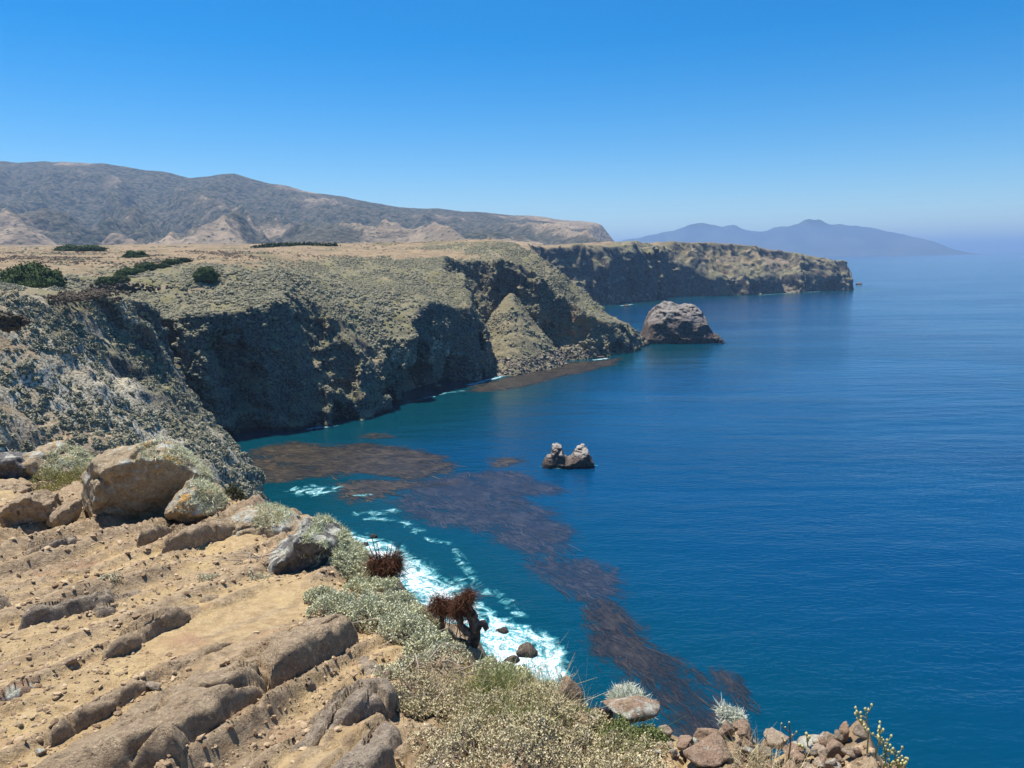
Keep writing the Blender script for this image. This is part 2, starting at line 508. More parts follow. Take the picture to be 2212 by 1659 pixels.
def hills_z(x, y):
    T = land_T(np.clip(x, -1000, 800), np.clip(y, -300, 1900))
    yr = np.interp(x, RD[:, 0], RD[:, 1]); zr = np.interp(x, RD[:, 0], RD[:, 2], right=-20)
    zr = zr + 10 * fbm(x, 0 * x, 0 * x, 130, 4, 0.6)
    s = np.clip((y - 1750) / (yr - 1750), 0, 1)
    rid = hills_rid(x, y)
    rid2 = fbm(x, y, 0 * x, 160, 4, 0.5, off=9, ridged=True)
    up = 100 + (zr - 100) * (0.35 * s + 0.65 * s ** 2) + (rid - 0.25) * 430 * s ** 0.7 * (1 - s) ** 0.95 * sstep(150, 480, zr) + rid2 * 85 * sstep(100, 450, zr) * np.sqrt(s) * (1 - s) ** 0.8
    back = zr - 0.5 * (y - yr)
    M = np.where(y > yr, np.maximum(back, -20), up)
    h0 = at(45, 485, 2050); h1 = at(720, 488, 2500); h2 = at(1050, 500, 2600); h3 = at(430, 512, 2200); h4 = at(250, 505, 2150)
    for (hx, hy, hz), sx, sy in ((h0, 130, 160), (h1, 260, 260), (h2, 340, 240), (h3, 150, 140), (h4, 90, 90)):
        g = hz * np.exp(-((x - hx) / sx) ** 2 - ((y - hy) / sy) ** 2)
        M = np.maximum(M, g + 8 * rid2 * (g > 20))
    w = sstep(1300, 1900, y)
    return T * (1 - w) + M * w


gx_ = np.concatenate([np.arange(-4400, -1200, 18), np.arange(-1200, 900, 10.5)])
gy_ = np.concatenate([np.arange(-300, 700, 25), np.arange(700, 1900, 12), np.arange(1900, 4400, 10.5)])
GX, GY = np.meshgrid(gx_, gy_, indexing='ij')
GZ = hills_z(GX, GY)
dh, _p = coast_sd(GX, GY)
GZ = np.minimum(GZ, np.where(dh > 0, dh * 1.3, -12))
for (a, b, c, e) in ((-260, 70, -40, 290), (-480, 150, 288, 762), (-460, 800, 760, 1900)):
    ins = np.minimum(np.minimum(GX - a, b - GX), np.minimum(GY - c, e - GY))
    GZ = GZ - 25 * sstep(2, 30, ins)
hill = mesh_obj('hills', np.stack([GX.ravel(), GY.ravel(), GZ.ravel()], 1), grid_faces(len(gx_), len(gy_)))
tag(hill, 'grey-brown scrub mountain ridge rising behind the grassy plateau', kind='structure')
n = (0.5 * fbm(GX, GY, 0 * GX, 300, 4, off=2) - 0.55 * (hills_rid(GX, GY) - 0.35)).ravel()  # scrub cover plus painted relief shading: gullies darker, spur crests lighter
hz = GZ.ravel()
attr(hill, 'scrub', sstep(-0.28, 0.28, n * 1.0 + 0.10 + 0.22 * sstep(130, 330, hz) - 0.3 * sstep(0, 900, GX.ravel() + 600) + 0.10 * fbm(GX, GY, 0 * GX, 60, 2, off=5).ravel()) * sstep(1900, 2600, GY.ravel()))
t = NT('hillside')
scrub_shade = t.attr('scrub')
a = t.noise(0.045, 5, 0.62); b = t.noise(0.010, 4, 0.6); c = t.voro(0.05)
tan = t.mix(t.ramp(b, 0.35, 0.65), (0.30, 0.23, 0.155), (0.19, 0.15, 0.105))
tan = t.mix(t.ramp(c, 0.30, 0.18), tan, (0.07, 0.075, 0.045))
grn = t.mix(t.ramp(a, 0.38, 0.62), (0.030, 0.038, 0.024), (0.115, 0.098, 0.068))
col = t.mix(t.ramp(t.math('ADD', scrub_shade, t.math('MULTIPLY', t.math('SUBTRACT', a, 0.5), 1.6)), 0.25, 0.75), tan, grn)
hill.data.materials.append(t.done(col, 0.95, t.bump(t.math('ADD', a, t.math('MULTIPLY', c, -0.7)), 8.0, 1.0), 0.1))

# the far island on the horizon
ISL = [(1290, 530), (1345, 519), (1385, 514), (1440, 500), (1480, 494), (1520, 487), (1540, 490), (1560, 493), (1583, 486), (1610, 491), (1640, 493), (1670, 490),
       (1700, 491), (1722, 488), (1745, 483), (1770, 486), (1800, 492), (1840, 493), (1880, 495), (1920, 504), (1960, 511), (2000, 520), (2040, 530), (2062, 541)]
IS = np.array([at(a, b - 1.2 * max(0, 496 - b) * 0.35, 18500) for a, b in ISL])
ix = np.arange(IS[0, 0], IS[-1, 0] + 60, 60.0); iy = np.arange(16900, 20150, 50.0)
IX, IY = np.meshgrid(ix, iy, indexing='ij')
zr = np.interp(IX, IS[:, 0], IS[:, 2]) * (1 + 0.26 * fbm(IX, 0 * IX, 0 * IX, 1000, 4, 0.6))
s = np.clip(1 - np.abs(IY - 18500) / 1500, 0, 1)
IZ = zr * s ** 1.3 + fbm(IX + 0.5 * IY, IY * 0.4, 0 * IX, 1500, 5, 0.5, ridged=True) * 150 * s * (1 - s) * 2 - 6
isl = mesh_obj('distant_island', np.stack([IX.ravel(), IY.ravel(), IZ.ravel()], 1), grid_faces(len(ix), len(iy)))
tag(isl, 'hazy blue mountain range across the water on the horizon', kind='structure')
t = NT('far_mountain')
isl.data.materials.append(t.done(t.mix(t.ramp(t.noise(0.002, 4), 0.4, 0.6), (0.05, 0.05, 0.035), (0.09, 0.08, 0.055)), 1.0, None, 0.0))
print('hills', time.time() - T0)

# ------------------------------------------------------------------ the sea
def grow(a, b, step, far, k=1.12):
    out = list(np.arange(a, b, step)); s = step
    while out[-1] < far:
        s *= k; out.append(out[-1] + s)
    return out


sxp = grow(-180, 300, 4, 70000)
sxn = [-v for v in grow(180, 181, 4, 70000)][::-1]
sx = np.array(sxn[:-1] + sxp); sx = np.unique(sx)
sy = np.array([-v for v in grow(-20, -19, 6, 9000)][::-1] + grow(24, 800, 4, 90000)); sy = np.unique(sy)
SX, SY = np.meshgrid(sx, sy, indexing='ij')
sea = mesh_obj('sea', np.stack([SX.ravel(), SY.ravel(), 0 * SX.ravel()], 1), grid_faces(len(sx), len(sy)))
tag(sea, 'deep blue rippled sea turning teal close to the cliffs', kind='structure')
ds, _p = coast_sd(SX, SY)
ds = -ds.ravel() + 22 * fbm(SX, SY, 0 * SX, 90, 3).ravel()
attr(sea, 'shore', np.exp(-np.clip(ds, 0, 1e9) / 75.0))
t = NT('sea_water')
sh = t.attr('shore')
big = t.noise(0.0035, 3, 0.5, stretch=(1, 0.45, 1))
deep = t.mix(t.ramp(big, 0.35, 0.65), (0.000, 0.038, 0.105), (0.000, 0.050, 0.125))
col = t.mix(t.ramp(sh, 0.12, 0.75), deep, (0.000, 0.040, 0.058))
w1 = t.noise(0.55, 3, 0.55, stretch=(0.8, 1.5, 1)); w2 = t.noise(0.10, 3, 0.5, stretch=(0.7, 1.5, 1))
hh = t.math('ADD', t.math('MULTIPLY', w1, 0.5), t.math('MULTIPLY', w2, 1.3))
t.p.inputs['IOR'].default_value = 1.33
lane = t.ramp(t.noise(0.006, 4, 0.6, stretch=(0.5, 1.6, 1), dist=0.6), 0.35, 0.65)
sw_ = t.noise(0.022, 2, 0.5, stretch=(0.35, 1.3, 1))
hh = t.math('ADD', t.math('MULTIPLY', hh, t.math('ADD', 0.45, t.math('MULTIPLY', lane, 0.85))), t.math('MULTIPLY', sw_, 2.5))
sea.data.materials.append(t.done(col, 0.14, t.bump(hh, 0.5, 1.0), 0.5))


# ------------------------------------------------------------------ scrub
def scatter_nodes(name, mat, subdiv, rough, scale_z, wl):
    ng = bpy.data.node_groups.new(name, 'GeometryNodeTree')
    ng.interface.new_socket('Geometry', in_out='INPUT', socket_type='NodeSocketGeometry')
    ng.interface.new_socket('Geometry', in_out='OUTPUT', socket_type='NodeSocketGeometry')
    N = ng.nodes.new; L = ng.links.new
    gi = N('NodeGroupInput'); go = N('NodeGroupOutput')
    join = N('GeometryNodeGeometryToInstance')
    for k in range(4):
        ico = N('GeometryNodeMeshIcoSphere'); ico.inputs['Radius'].default_value = 1.0; ico.inputs['Subdivisions'].default_value = subdiv
        ps = N('GeometryNodeInputPosition')
        ad = N('ShaderNodeVectorMath'); ad.operation = 'ADD'; ad.inputs[1].default_value = (k * 7.3, k * 3.1, 0)
        L(ps.outputs[0], ad.inputs[0])
        nz = N('ShaderNodeTexNoise'); nz.inputs['Scale'].default_value = wl; nz.inputs['Detail'].default_value = 3
        L(ad.outputs[0], nz.inputs['Vector'])
        mr = N('ShaderNodeMapRange'); mr.inputs[1].default_value = 0.3; mr.inputs[2].default_value = 0.7
        mr.inputs[3].default_value = 1 - rough; mr.inputs[4].default_value = 1 + rough
        L(nz.outputs[0], mr.inputs[0])
        ml = N('ShaderNodeVectorMath'); ml.operation = 'SCALE'
        L(ps.outputs[0], ml.inputs[0]); L(mr.outputs[0], ml.inputs['Scale'])
        m2 = N('ShaderNodeVectorMath'); m2.operation = 'MULTIPLY'; m2.inputs[1].default_value = (1, 1, scale_z)
        L(ml.outputs[0], m2.inputs[0])
        sp = N('GeometryNodeSetPosition'); L(ico.outputs[0], sp.inputs[0]); L(m2.outputs[0], sp.inputs['Position'])
        sm = N('GeometryNodeSetMaterial'); sm.inputs['Material'].default_value = mat
        L(sp.outputs[0], sm.inputs[0]); L(sm.outputs[0], join.inputs[0])
    iop = N('GeometryNodeInstanceOnPoints')
    L(gi.outputs[0], iop.inputs['Points']); L(join.outputs[0], iop.inputs['Instance'])
    iop.inputs['Pick Instance'].default_value = True
    for nm, typ, sock in (('sc', 'FLOAT_VECTOR', 'Scale'), ('rot', 'FLOAT_VECTOR', 'Rotation'), ('pick', 'INT', 'Instance Index')):
        na = N('GeometryNodeInputNamedAttribute'); na.data_type = typ; na.inputs[0].default_value = nm
        L(na.outputs[0], iop.inputs[sock])
    L(iop.outputs[0], go.inputs[0])
    return ng


def scatter(name, pts, size, mat, label, subdiv=2, rough=0.5, scale_z=0.7, wl=1.6, rg=rng, tilt=None, parent=None):
    n = len(pts)
    me = bpy.data.meshes.new(name)
    me.vertices.add(n); me.vertices.foreach_set('co', np.asarray(pts, np.float32).ravel())
    o = bpy.data.objects.new(name, me); sc.collection.objects.link(o)
    s3 = np.asarray(size, np.float32)[:, None] * (0.75 + 0.5 * rg.random((n, 3)))
    a = me.attributes.new('sc', 'FLOAT_VECTOR', 'POINT'); a.data.foreach_set('vector', s3.astype(np.float32).ravel())
    r = np.zeros((n, 3), np.float32); r[:, 2] = rg.random(n) * 6.28
    if tilt: r[:, :2] = (rg.random((n, 2)) - 0.5) * tilt
    a = me.attributes.new('rot', 'FLOAT_VECTOR', 'POINT'); a.data.foreach_set('vector', r.ravel())
    a = me.attributes.new('pick', 'INT', 'POINT'); a.data.foreach_set('value', rg.integers(0, 4, n).astype(np.int32))
    md = o.modifiers.new('scatter', 'NODES'); md.node_group = scatter_nodes(name, mat, subdiv, rough, scale_z, wl)
    tag(o, label, kind='stuff')
    if parent: o.parent = parent
    return o


def surf_points(P, faces, w, n, rg=rng):
    """n random points on the quads, chosen by area times vertex weight"""
    a, b, c, d = (P[faces[:, k]] for k in range(4))
    ar = 0.5 * np.linalg.norm(np.cross(c - a, d - b), axis=1) * w[faces].mean(1)
    cs = np.cumsum(ar); i = np.searchsorted(cs, rg.random(n) * cs[-1])
    u = rg.random((n, 1)); v = rg.random((n, 1))
    return (a[i] * (1 - u) + b[i] * u) * (1 - v) + (d[i] * (1 - u) + c[i] * u) * v, i


def quads_of(o):
    f = np.empty(len(o.data.polygons) * 4, np.int32); o.data.polygons.foreach_get('vertices', f)
    return f.reshape(-1, 4)


def mat_scrub(name, cols):
    t = NT(name)
    oi = t.n('ObjectInfo').outputs['Random']
    c = t.mix(t.ramp(oi, 0.0, 0.5, False), cols[0], cols[1])
    c = t.mix(t.ramp(oi, 0.6, 1.0, False), c, cols[2])
    a = t.noise(5.0, 3, 0.6)
    c = t.mix(t.ramp(a, 0.35, 0.7), c, cols[3])
    return t.done(c, 0.9, t.bump(a, 0.25, 0.9), 0.15)


M_SCRUB = mat_scrub('scrub_grey_green', [(0.125, 0.12, 0.066), (0.225, 0.203, 0.128), (0.08, 0.084, 0.043), (0.33, 0.305, 0.21)])
M_SCRUBP = mat_scrub('scrub_pale', [(0.105, 0.10, 0.052), (0.24, 0.225, 0.14), (0.065, 0.066, 0.034), (0.42, 0.40, 0.30)])
M_SCRUBB = mat_scrub('scrub_brown', [(0.085, 0.06, 0.04), (0.13, 0.095, 0.065), (0.065, 0.055, 0.034), (0.18, 0.14, 0.10)])


def in_view(p, margin=60):
    q = p - EYE
    dz = q @ FWD
    return (dz > 5) & (np.abs(q @ RGT) < dz * (512 + margin) / FPX) & (np.abs(q @ UPV) < dz * (384 + margin) / FPX)


P, N, veg, grass, d = LP['h0']
w = (0.25 + veg) * (1 - 0.97 * grass) * in_view(P, 150) * (np.hypot(P[:, 0], P[:, 1]) > 28) * (P[:, 2] > 5) * (fbm(P[:, 0], P[:, 1], P[:, 2], 8, 2, off=31) > -0.22)
pts, _i = surf_points(P, quads_of(LAND['h0']), w, 27000)
scatter('cliff_scrub', pts, 0.16 + 0.62 * rng.random(len(pts)) ** 2.6, M_SCRUBP, 'low grey-green scrub mounds covering the pale near cliff', 3, 0.62, 0.85, 2.1)
P, N, veg, grass, d = LP['h1']
w = (0.34 + veg) * (1 - 0.985 * grass) * in_view(P, 120) * (P[:, 2] > 6) * (0.12 + sstep(-0.22, 0.12, fbm(P[:, 0], P[:, 1], P[:, 2], 16, 4, 0.6, off=61)))
pts, _i = surf_points(P, quads_of(LAND['h1']), w, 70000)
scatter('headland_scrub', pts, (0.25 + 0.9 * rng.random(len(pts)) ** 3) * (1.0 + 0.7 * fbm(pts[:, 0], pts[:, 1], pts[:, 2], 30, 2, off=66)), M_SCRUB, 'grey-green coastal scrub covering the middle headland', 2, 0.45, 0.7)
w = (P[:, 1] < 560) * grass * sstep(-0.05, 0.3, fbm(P[:, 0], P[:, 1], 0 * P[:, 0], 28, 3, off=41)) * in_view(P, 60)
pts, _i = surf_points(P, quads_of(LAND['h1']), w + 1e-9, 3200)
scatter('plateau_scrub', pts, 0.3 + 0.6 * rng.random(len(pts)) ** 2, M_SCRUBB, 'small brown dry bushes dotted over the tan plateau', 2, 0.5, 0.8)
print('scrub', time.time() - T0)

# ------------------------------------------------------------------ sea rocks
def voxel_mesh(f, xs, ys, zs, v):
    g = vdb.FloatGrid(3 * v)
    g.copyFromArray(np.clip(f, -3 * v, 3 * v).astype(np.float32))
    pts, q = g.convertToQuads(0.0)
    return pts.astype(np.float32) * v + np.array([xs[0], ys[0], zs[0]], np.float32), q.astype(np.int32)


def profile_rock(name, prof, yb, depth, v, amp, seed, mat, top_mat_pow=1.0):
    """rock whose outline against the sea is known: height along its length, rounded in depth"""
    W = np.array([at(a, b, yb) for a, b in prof])
    cx = 0.5 * (W[0, 0] + W[-1, 0]); wid = W[-1, 0] - W[0, 0]
    xs = np.arange(-0.62 * wid, 0.62 * wid, v); ys = np.arange(-depth * 1.3, depth * 1.3, v); zs = np.arange(-3, W[:, 2].max() * 1.15 + 2, v)
    X, Y, Z = np.meshgrid(xs, ys, zs, indexing='ij')
    h = np.interp(X, W[:, 0] - cx, np.maximum(W[:, 2], 0.3), left=-4, right=-4)
    dep = depth * (0.55 + 0.45 * np.sqrt(np.clip(1 - (X / (0.56 * wid)) ** 2, 0, 1)))
    f = (np.hypot(np.maximum(Z, 0) / np.maximum(h, 0.05), Y / dep) - 1) * np.minimum(np.maximum(h, 0.5), dep) * 0.8
    f = np.where(h < -3, 3 * v, f)
    n = fbm(X, Y, Z, 9 * amp, 4, 0.55, off=seed, ridged=True) - 0.2
    n3 = fbm(X, Y, Z, 3.5 * amp, 3, 0.6, off=seed + 3)
    f = f - amp * (1.3 * n + 0.9 * n3) - 0.45 * amp * (np.hypot(np.maximum(Z, 0) / np.maximum(h, 0.05), Y / dep) < 1.35)
    f = np.where((h < -3) | (np.maximum(Z, 0) > h + 2.2 * amp), 3 * v, f)
    p, q = voxel_mesh(f, xs, ys, zs, v)
    p[:, 2] = np.maximum(p[:, 2], -2.5)
    o = mesh_obj(name, p, q, mat)
    o.location = (cx, yb, 0)
    return o


def mat_searock(name, scale, white, top):
    t = NT(name)
    a = t.noise(1.2 * scale, 5, 0.65); b = t.noise(0.25 * scale, 4, 0.6)
    col = t.mix(t.ramp(a, 0.3, 0.7), (0.032, 0.024, 0.019), (0.165, 0.12, 0.09))
    g = t.n('NewGeometry')
    sp = t.n('SeparateXYZ'); t.set(sp.inputs[0], g.outputs['Position']); sn = t.n('SeparateXYZ'); t.set(sn.inputs[0], g.outputs['Normal'])
    wm = t.math('MULTIPLY', t.ramp(t.math('ADD', sn.outputs[2], t.math('MULTIPLY', t.math('SUBTRACT', b, 0.5), 2.2)), 0.15, 0.75), t.ramp(sp.outputs[2], top * 0.25, top * 0.75))
    col = t.mix(t.math('MULTIPLY', wm, white), col, (0.55, 0.50, 0.43))
    col = t.mix(t.ramp(t.math('ADD', sp.outputs[2], t.math('MULTIPLY', b, 1.5)), 2.4, 1.2), col, (0.02, 0.017, 0.014))
    return t.done(col, 0.85, t.bump(a, 0.8 / scale, 1.0), 0.3)


stack = profile_rock('sea_stack', [(1382, 738), (1388, 728), (1394, 698), (1404, 676), (1416, 662), (1436, 656), (1462, 657), (1490, 660), (1508, 668), (1520, 682),
                                   (1526, 702), (1532, 716), (1545, 722), (1551, 732), (1553, 744)], 708, 24, 0.75, 1.25, 4.0, mat_searock('stack_rock', 0.5, 0.4, 36))
tag(stack, 'big domed brown sea stack standing off the headland tip', 'sea stack')
twin = profile_rock('sea_rock', [(1170, 1010), (1175, 992), (1181, 985), (1190, 981), (1193, 966), (1203, 962), (1213, 968), (1219, 985), (1226, 992), (1233, 989),
                                 (1241, 976), (1250, 966), (1262, 966), (1272, 976), (1279, 990), (1283, 1004)], 284, 4.6, 0.22, 0.55, 8.0, mat_searock('twin_rock', 1.6, 0.62, 8.5))
tag(twin, 'small twin-peaked white-topped rock alone in the blue water', 'sea rock')


def ico(sub):
    import bmesh
    bm = bmesh.new(); bmesh.ops.create_icosphere(bm, subdivisions=sub, radius=1.0)
    v = np.array([q.co[:] for q in bm.verts], np.float32); f = np.array([[q.index for q in p.verts] for p in bm.faces], np.int32)
    bm.free(); return v, f


ICO = {k: ico(k) for k in (2, 3, 4, 5)}


def lump(size, sub=4, rough=0.35, seed=0.0, facets=0.5):
    """an angular boulder: a sphere cut by random planes, then roughened"""
    v, f = ICO[sub]; v = v.copy()
    rg = np.random.default_rng(int(seed * 97) + 5)
    r = np.ones(len(v))
    for k in range(11):
        n = rg.normal(size=3); n /= np.linalg.norm(n)
        c = 1 - facets * (0.25 + 0.5 * rg.random())
        dt = v @ n
        r = np.minimum(r, np.where(dt > 1e-3, c / np.maximum(dt, 1e-3), 9))
    r = r * (1 + rough * fbm(v[:, 0], v[:, 1], v[:, 2], 0.9, 4, 0.55, off=seed + 0.37))
    return v * r[:, None] * np.asarray(size), f


M_SURFROCK = mat_searock('surf_rock', 2.0, 0.25, 9)
for k, (X, Y, w, lab) in enumerate([(1086, 1366, 26, 'dark pointed rock standing alone in the white surf'), (1138, 1415, 46, 'largest wet black rock in the surf near the cliff'),
                                    (1106, 1432, 34, 'round wet rock at the surf edge beside the largest one'), (1122, 1452, 30, 'low rock half drowned in surf below the largest one'),
                                    (806, 1162, 18, 'small dark rock in the surf behind the red dead bush'), (786, 1180, 20, 'small dark rock in the surf nearest the lichen crag')]):
    c = sea_pt(X, Y); dist = math.hypot(c[0], c[1]); sz = w * KD / FPX * dist * 1.12 * 0.5
    v, f = lump((sz, sz * 0.9, sz * 0.85), 4, 0.4, k + 2.5)
    o = mesh_obj('surf_rock', v, f, M_SURFROCK); o.location = (c[0], c[1], 0.15 * sz)
    tag(o, lab, 'rock', 'rocks in the surf')
for k, (X, Y, w, lab) in enumerate([(1856, 615, 14, 'tiny rock just off the far headland tip'), (1353, 662, 14, 'white-topped rock under the far bay cliffs'),
                                    (1298, 774, 20, 'low pale rock awash below the headland tip cliff'), (905, 868, 18, 'low rock shelf at the mouth of the large cave'),
                                    (1090, 806, 26, 'dark boulder at the waterline under the scree fan')]):
    c = sea_pt(X, Y); dist = math.hypot(c[0], c[1]); sz = w * KD / FPX * dist * 0.5
    v, f = lump((sz, sz * 0.8, sz * 0.55), 3, 0.4, k + 20.5)
    o = mesh_obj('shore_rock', v, f, M_SURFROCK); o.location = (c[0], c[1], 0.1 * sz)
    tag(o, lab, 'rock')
# rubble along the foot of the scree
P, N, veg, grass, d = LP['h1']
w = ((P[:, 2] > 0.1) & (P[:, 2] < 9) & (P[:, 0] > -40) & (P[:, 0] < 75) & (P[:, 1] > 470) & (P[:, 1] < 610)).astype(float)
pts, _i = surf_points(P, quads_of(LAND['h1']), w, 1500)
t = NT('rubble_rock')
oi = t.n('ObjectInfo').outputs['Random']
scatter('shore_rubble', pts, 0.4 + 1.3 * rng.random(len(pts)) ** 2.5, t.done(t.mix(oi, (0.07, 0.058, 0.045), (0.33, 0.27, 0.2)), 0.9), 'tumbled grey boulders along the foot of the scree fan', 2, 0.55, 0.7, tilt=2.0)

# ------------------------------------------------------------------ kelp
def poly_sd(x, y, poly):
    best = np.full(np.shape(x), 1e12); ins = np.zeros(np.shape(x), bool)
    n = len(poly)
    for i in range(n):
        a = poly[i]; b = poly[(i + 1) % n]; ex, ey = b[0] - a[0], b[1] - a[1]
        t_ = np.clip(((x - a[0]) * ex + (y - a[1]) * ey) / (ex * ex + ey * ey + 1e-12), 0, 1)
        best = np.minimum(best, (x - a[0] - t_ * ex) ** 2 + (y - a[1] - t_ * ey) ** 2)
        ins ^= ((a[1] > y) != (b[1] > y)) & (x < ex * (y - a[1]) / (ey if ey else 1e-12) + a[0])
    d_ = np.sqrt(best)
    return np.where(ins, d_, -d_)


def in_poly(p, poly):
    x, y = p[:, 0], p[:, 1]; ins = np.zeros(len(p), bool)
    for i in range(len(poly)):
        a = poly[i]; b = poly[(i + 1) % len(poly)]
        ins ^= ((a[1] > y) != (b[1] > y)) & (x < (b[0] - a[0]) * (y - a[1]) / ((b[1] - a[1]) or 1e-9) + a[0])
    return ins


def kelp_canopy(name, wp, fa, mat, label, seed):
    """floating mat: ragged, mottled, thinning out at its edges"""
    lo, hi = wp.min(0) - 6, wp.max(0) + 6; st = 0.9
    xs = np.arange(lo[0], hi[0], st); ys = np.arange(lo[1], hi[1], st)
    X, Y = np.meshgrid(xs, ys, indexing='ij')
    D = poly_sd(X, Y, wp) / 7.0
    ca, sa = math.cos(-fa), math.sin(-fa)
    A_ = X * ca - Y * sa; B_ = X * sa + Y * ca
    D = np.clip(D, -1, 0.75) + 0.7 * fbm(A_ * 0.35, B_, 0 * A_, 10, 4, 0.6, off=seed + 3)
    D = D.ravel(); f = grid_faces(len(xs), len(ys)); f = f[(D[f] > -0.35).any(1)]
    us = np.zeros(len(D), bool); us[f.ravel()] = True; mp = np.cumsum(us) - 1
    o = mesh_obj(name, np.stack([X.ravel(), Y.ravel(), np.full(X.size, 0.05 + 0.003 * seed)], 1)[us], mp[f], mat)
    attr(o, 'den', D[us]); attr(o, 'tint', np.zeros(us.sum()))
    attr(o, 'fa', A_.ravel()[us]); attr(o, 'fb', B_.ravel()[us]); attr(o, 'sheet', np.ones(us.sum()))
    tag(o, label.replace('kelp', 'kelp canopy', 1), kind='stuff')


def kelp(name, poly, flow, n, mat, label, L=(3, 9), W=(0.1, 0.3), thr=-0.12, seed=1.0):
    rg = np.random.default_rng(int(seed * 10))
    wp = np.array([sea_pt(*q) for q in poly])
    c = np.mean(poly, 0)
    fd = sea_pt(c[0] + flow[0], c[1] + flow[1]) - sea_pt(*c); fa = math.atan2(fd[1], fd[0])
    lo, hi = wp.min(0), wp.max(0)
    p = lo + (hi - lo) * rg.random((n * 5, 2))
    wob = np.stack([fbm(p[:, 0], p[:, 1], 0 * p[:, 0], 14, 3, off=seed), fbm(p[:, 0], p[:, 1], 0 * p[:, 0], 14, 3, off=seed + 9)], 1) * 7
    ca, sa = math.cos(-fa), math.sin(-fa)
    ra = (p[:, 0] * ca - p[:, 1] * sa); rb = (p[:, 0] * sa + p[:, 1] * ca)
    den = fbm(ra * 0.3, rb, 0 * ra, 9, 4, 0.6, off=seed + 3)
    p = p[in_poly(p + wob, wp) & (den > thr - 0.32 * rg.random(len(p)))][:n]
    kelp_canopy(name, wp, fa, mat, label, seed)
    p = p[:int(len(p) * 0.07)]
    n = len(p); K = 5
    ang = fa + 0.7 * fbm(p[:, 0], p[:, 1], 0 * p[:, 0], 25, 2, off=seed + 5) + 0.25 * rg.normal(size=n)
    ln = L[0] + (L[1] - L[0]) * rg.random(n) ** 2; wd = W[0] + (W[1] - W[0]) * rg.random(n)
    bend = rg.normal(size=n) * 0.5
    zz = 0.02 + 0.10 * rg.random(n)
    V = np.zeros((n, K, 2, 3), np.float32)
    cur = p.copy()
    for k in range(K):
        a = ang + bend * (k / (K - 1) - 0.5)
        dr = np.stack([np.cos(a), np.sin(a)], 1); nr = np.stack([-dr[:, 1], dr[:, 0]], 1)
        ww = wd * (0.3 + 1.0 * math.sin(math.pi * (0.12 + 0.76 * k / (K - 1))))
        V[:, k, 0, :2] = cur + nr * ww[:, None]; V[:, k, 1, :2] = cur - nr * ww[:, None]
        V[:, k, 0, 2] = zz + 0.05 * rg.random(n); V[:, k, 1, 2] = zz + 0.05 * rg.random(n)
        cur = cur + dr * (ln / (K - 1))[:, None]
    base = np.arange(n)[:, None] * K * 2 + np.arange(K - 1)[None] * 2
    base = base.ravel()
    o = mesh_obj(name, V.reshape(-1, 3), np.stack([base, base + 1, base + 3, base + 2], 1), mat)
    attr(o, 'tint', np.repeat(np.clip(rg.random(n) ** 2.2 * (0.75 + 1.5 * fbm(p[:, 0], p[:, 1], 0 * p[:, 0], 6, 3, off=seed + 30)) , 0, 1), K * 2))
    tag(o, label, kind='stuff')
    return o


def mat_kelp(name, a, b, rough, amax):
    t = NT(name)
    cx = t.n('CombineXYZ'); t.set(cx.inputs[0], t.math('MULTIPLY', t.attr('fa'), 0.34)); t.set(cx.inputs[1], t.attr('fb'))
    s1 = t.noise(0.75, 6, 0.72, vec=cx.outputs[0], dist=1.0); s2 = t.noise(0.11, 6, 0.65, dist=0.6)
    sheet = t.attr('sheet')
    al = t.ramp(t.math('ADD', t.attr('den'), t.math('ADD', t.math('MULTIPLY', t.math('SUBTRACT', s1, 0.5), 2.2), t.math('MULTIPLY', t.math('SUBTRACT', s2, 0.5), 2.0))), -0.35, 0.75)
    al = t.math('MULTIPLY', al, amax)
    nd = t.n('Mix', data_type='FLOAT'); t.set(nd.inputs[0], sheet); nd.inputs[2].default_value = 0.85; t.set(nd.inputs[3], al)
    t.set(t.p.inputs['Alpha'], nd.outputs[0])
    f = t.math('MAXIMUM', t.attr('tint'), t.math('MULTIPLY', sheet, t.ramp(t.math('ADD', t.math('MULTIPLY', s1, 0.6), t.math('MULTIPLY', s2, 0.4)), 0.44, 0.68)))
    return t.done(t.mix(f, a, b), rough, None, 0.5)


M_K1 = mat_kelp('kelp_brown', (0.015, 0.012, 0.008), (0.092, 0.066, 0.034), 0.4, 0.97)
M_K2 = mat_kelp('kelp_sunken', (0.014, 0.022, 0.042), (0.072, 0.070, 0.088), 0.4, 0.7)
M_K4 = mat_kelp('kelp_dark', (0.011, 0.011, 0.014), (0.060, 0.048, 0.040), 0.4, 0.93)
kelp('kelp_bed', [(530, 975), (590, 962), (640, 953), (700, 965), (800, 958), (880, 968), (960, 985), (985, 1005), (930, 1030), (860, 1034), (780, 1022), (660, 1032), (600, 1048), (540, 1040), (520, 1000)],
     (40, 4), 6000, M_K1, 'thick brown kelp bed below the pale near cliff', (3, 8), (0.12, 0.3), -0.2, 1.0)
kelp('kelp_bed', [(735, 1048), (800, 1036), (900, 1042), (1000, 1034), (980, 1048), (860, 1058), (820, 1075), (760, 1085), (715, 1070)], (40, 6), 1600, M_K1, 'narrow brown kelp strip between the two large beds', (2, 6), (0.1, 0.25), 0.0, 2.0)
kelp('kelp_bed', [(830, 1085), (880, 1050), (960, 1030), (1060, 1012), (1120, 1015), (1190, 1045), (1215, 1062), (1140, 1075), (1190, 1105), (1238, 1160), (1210, 1200), (1130, 1198), (1050, 1160), (960, 1140), (880, 1120)],
     (40, 14), 6500, M_K2, 'wide bluish sunken kelp forest in the middle of the bay', (3, 8), (0.05, 0.13), 0.04, 3.0)
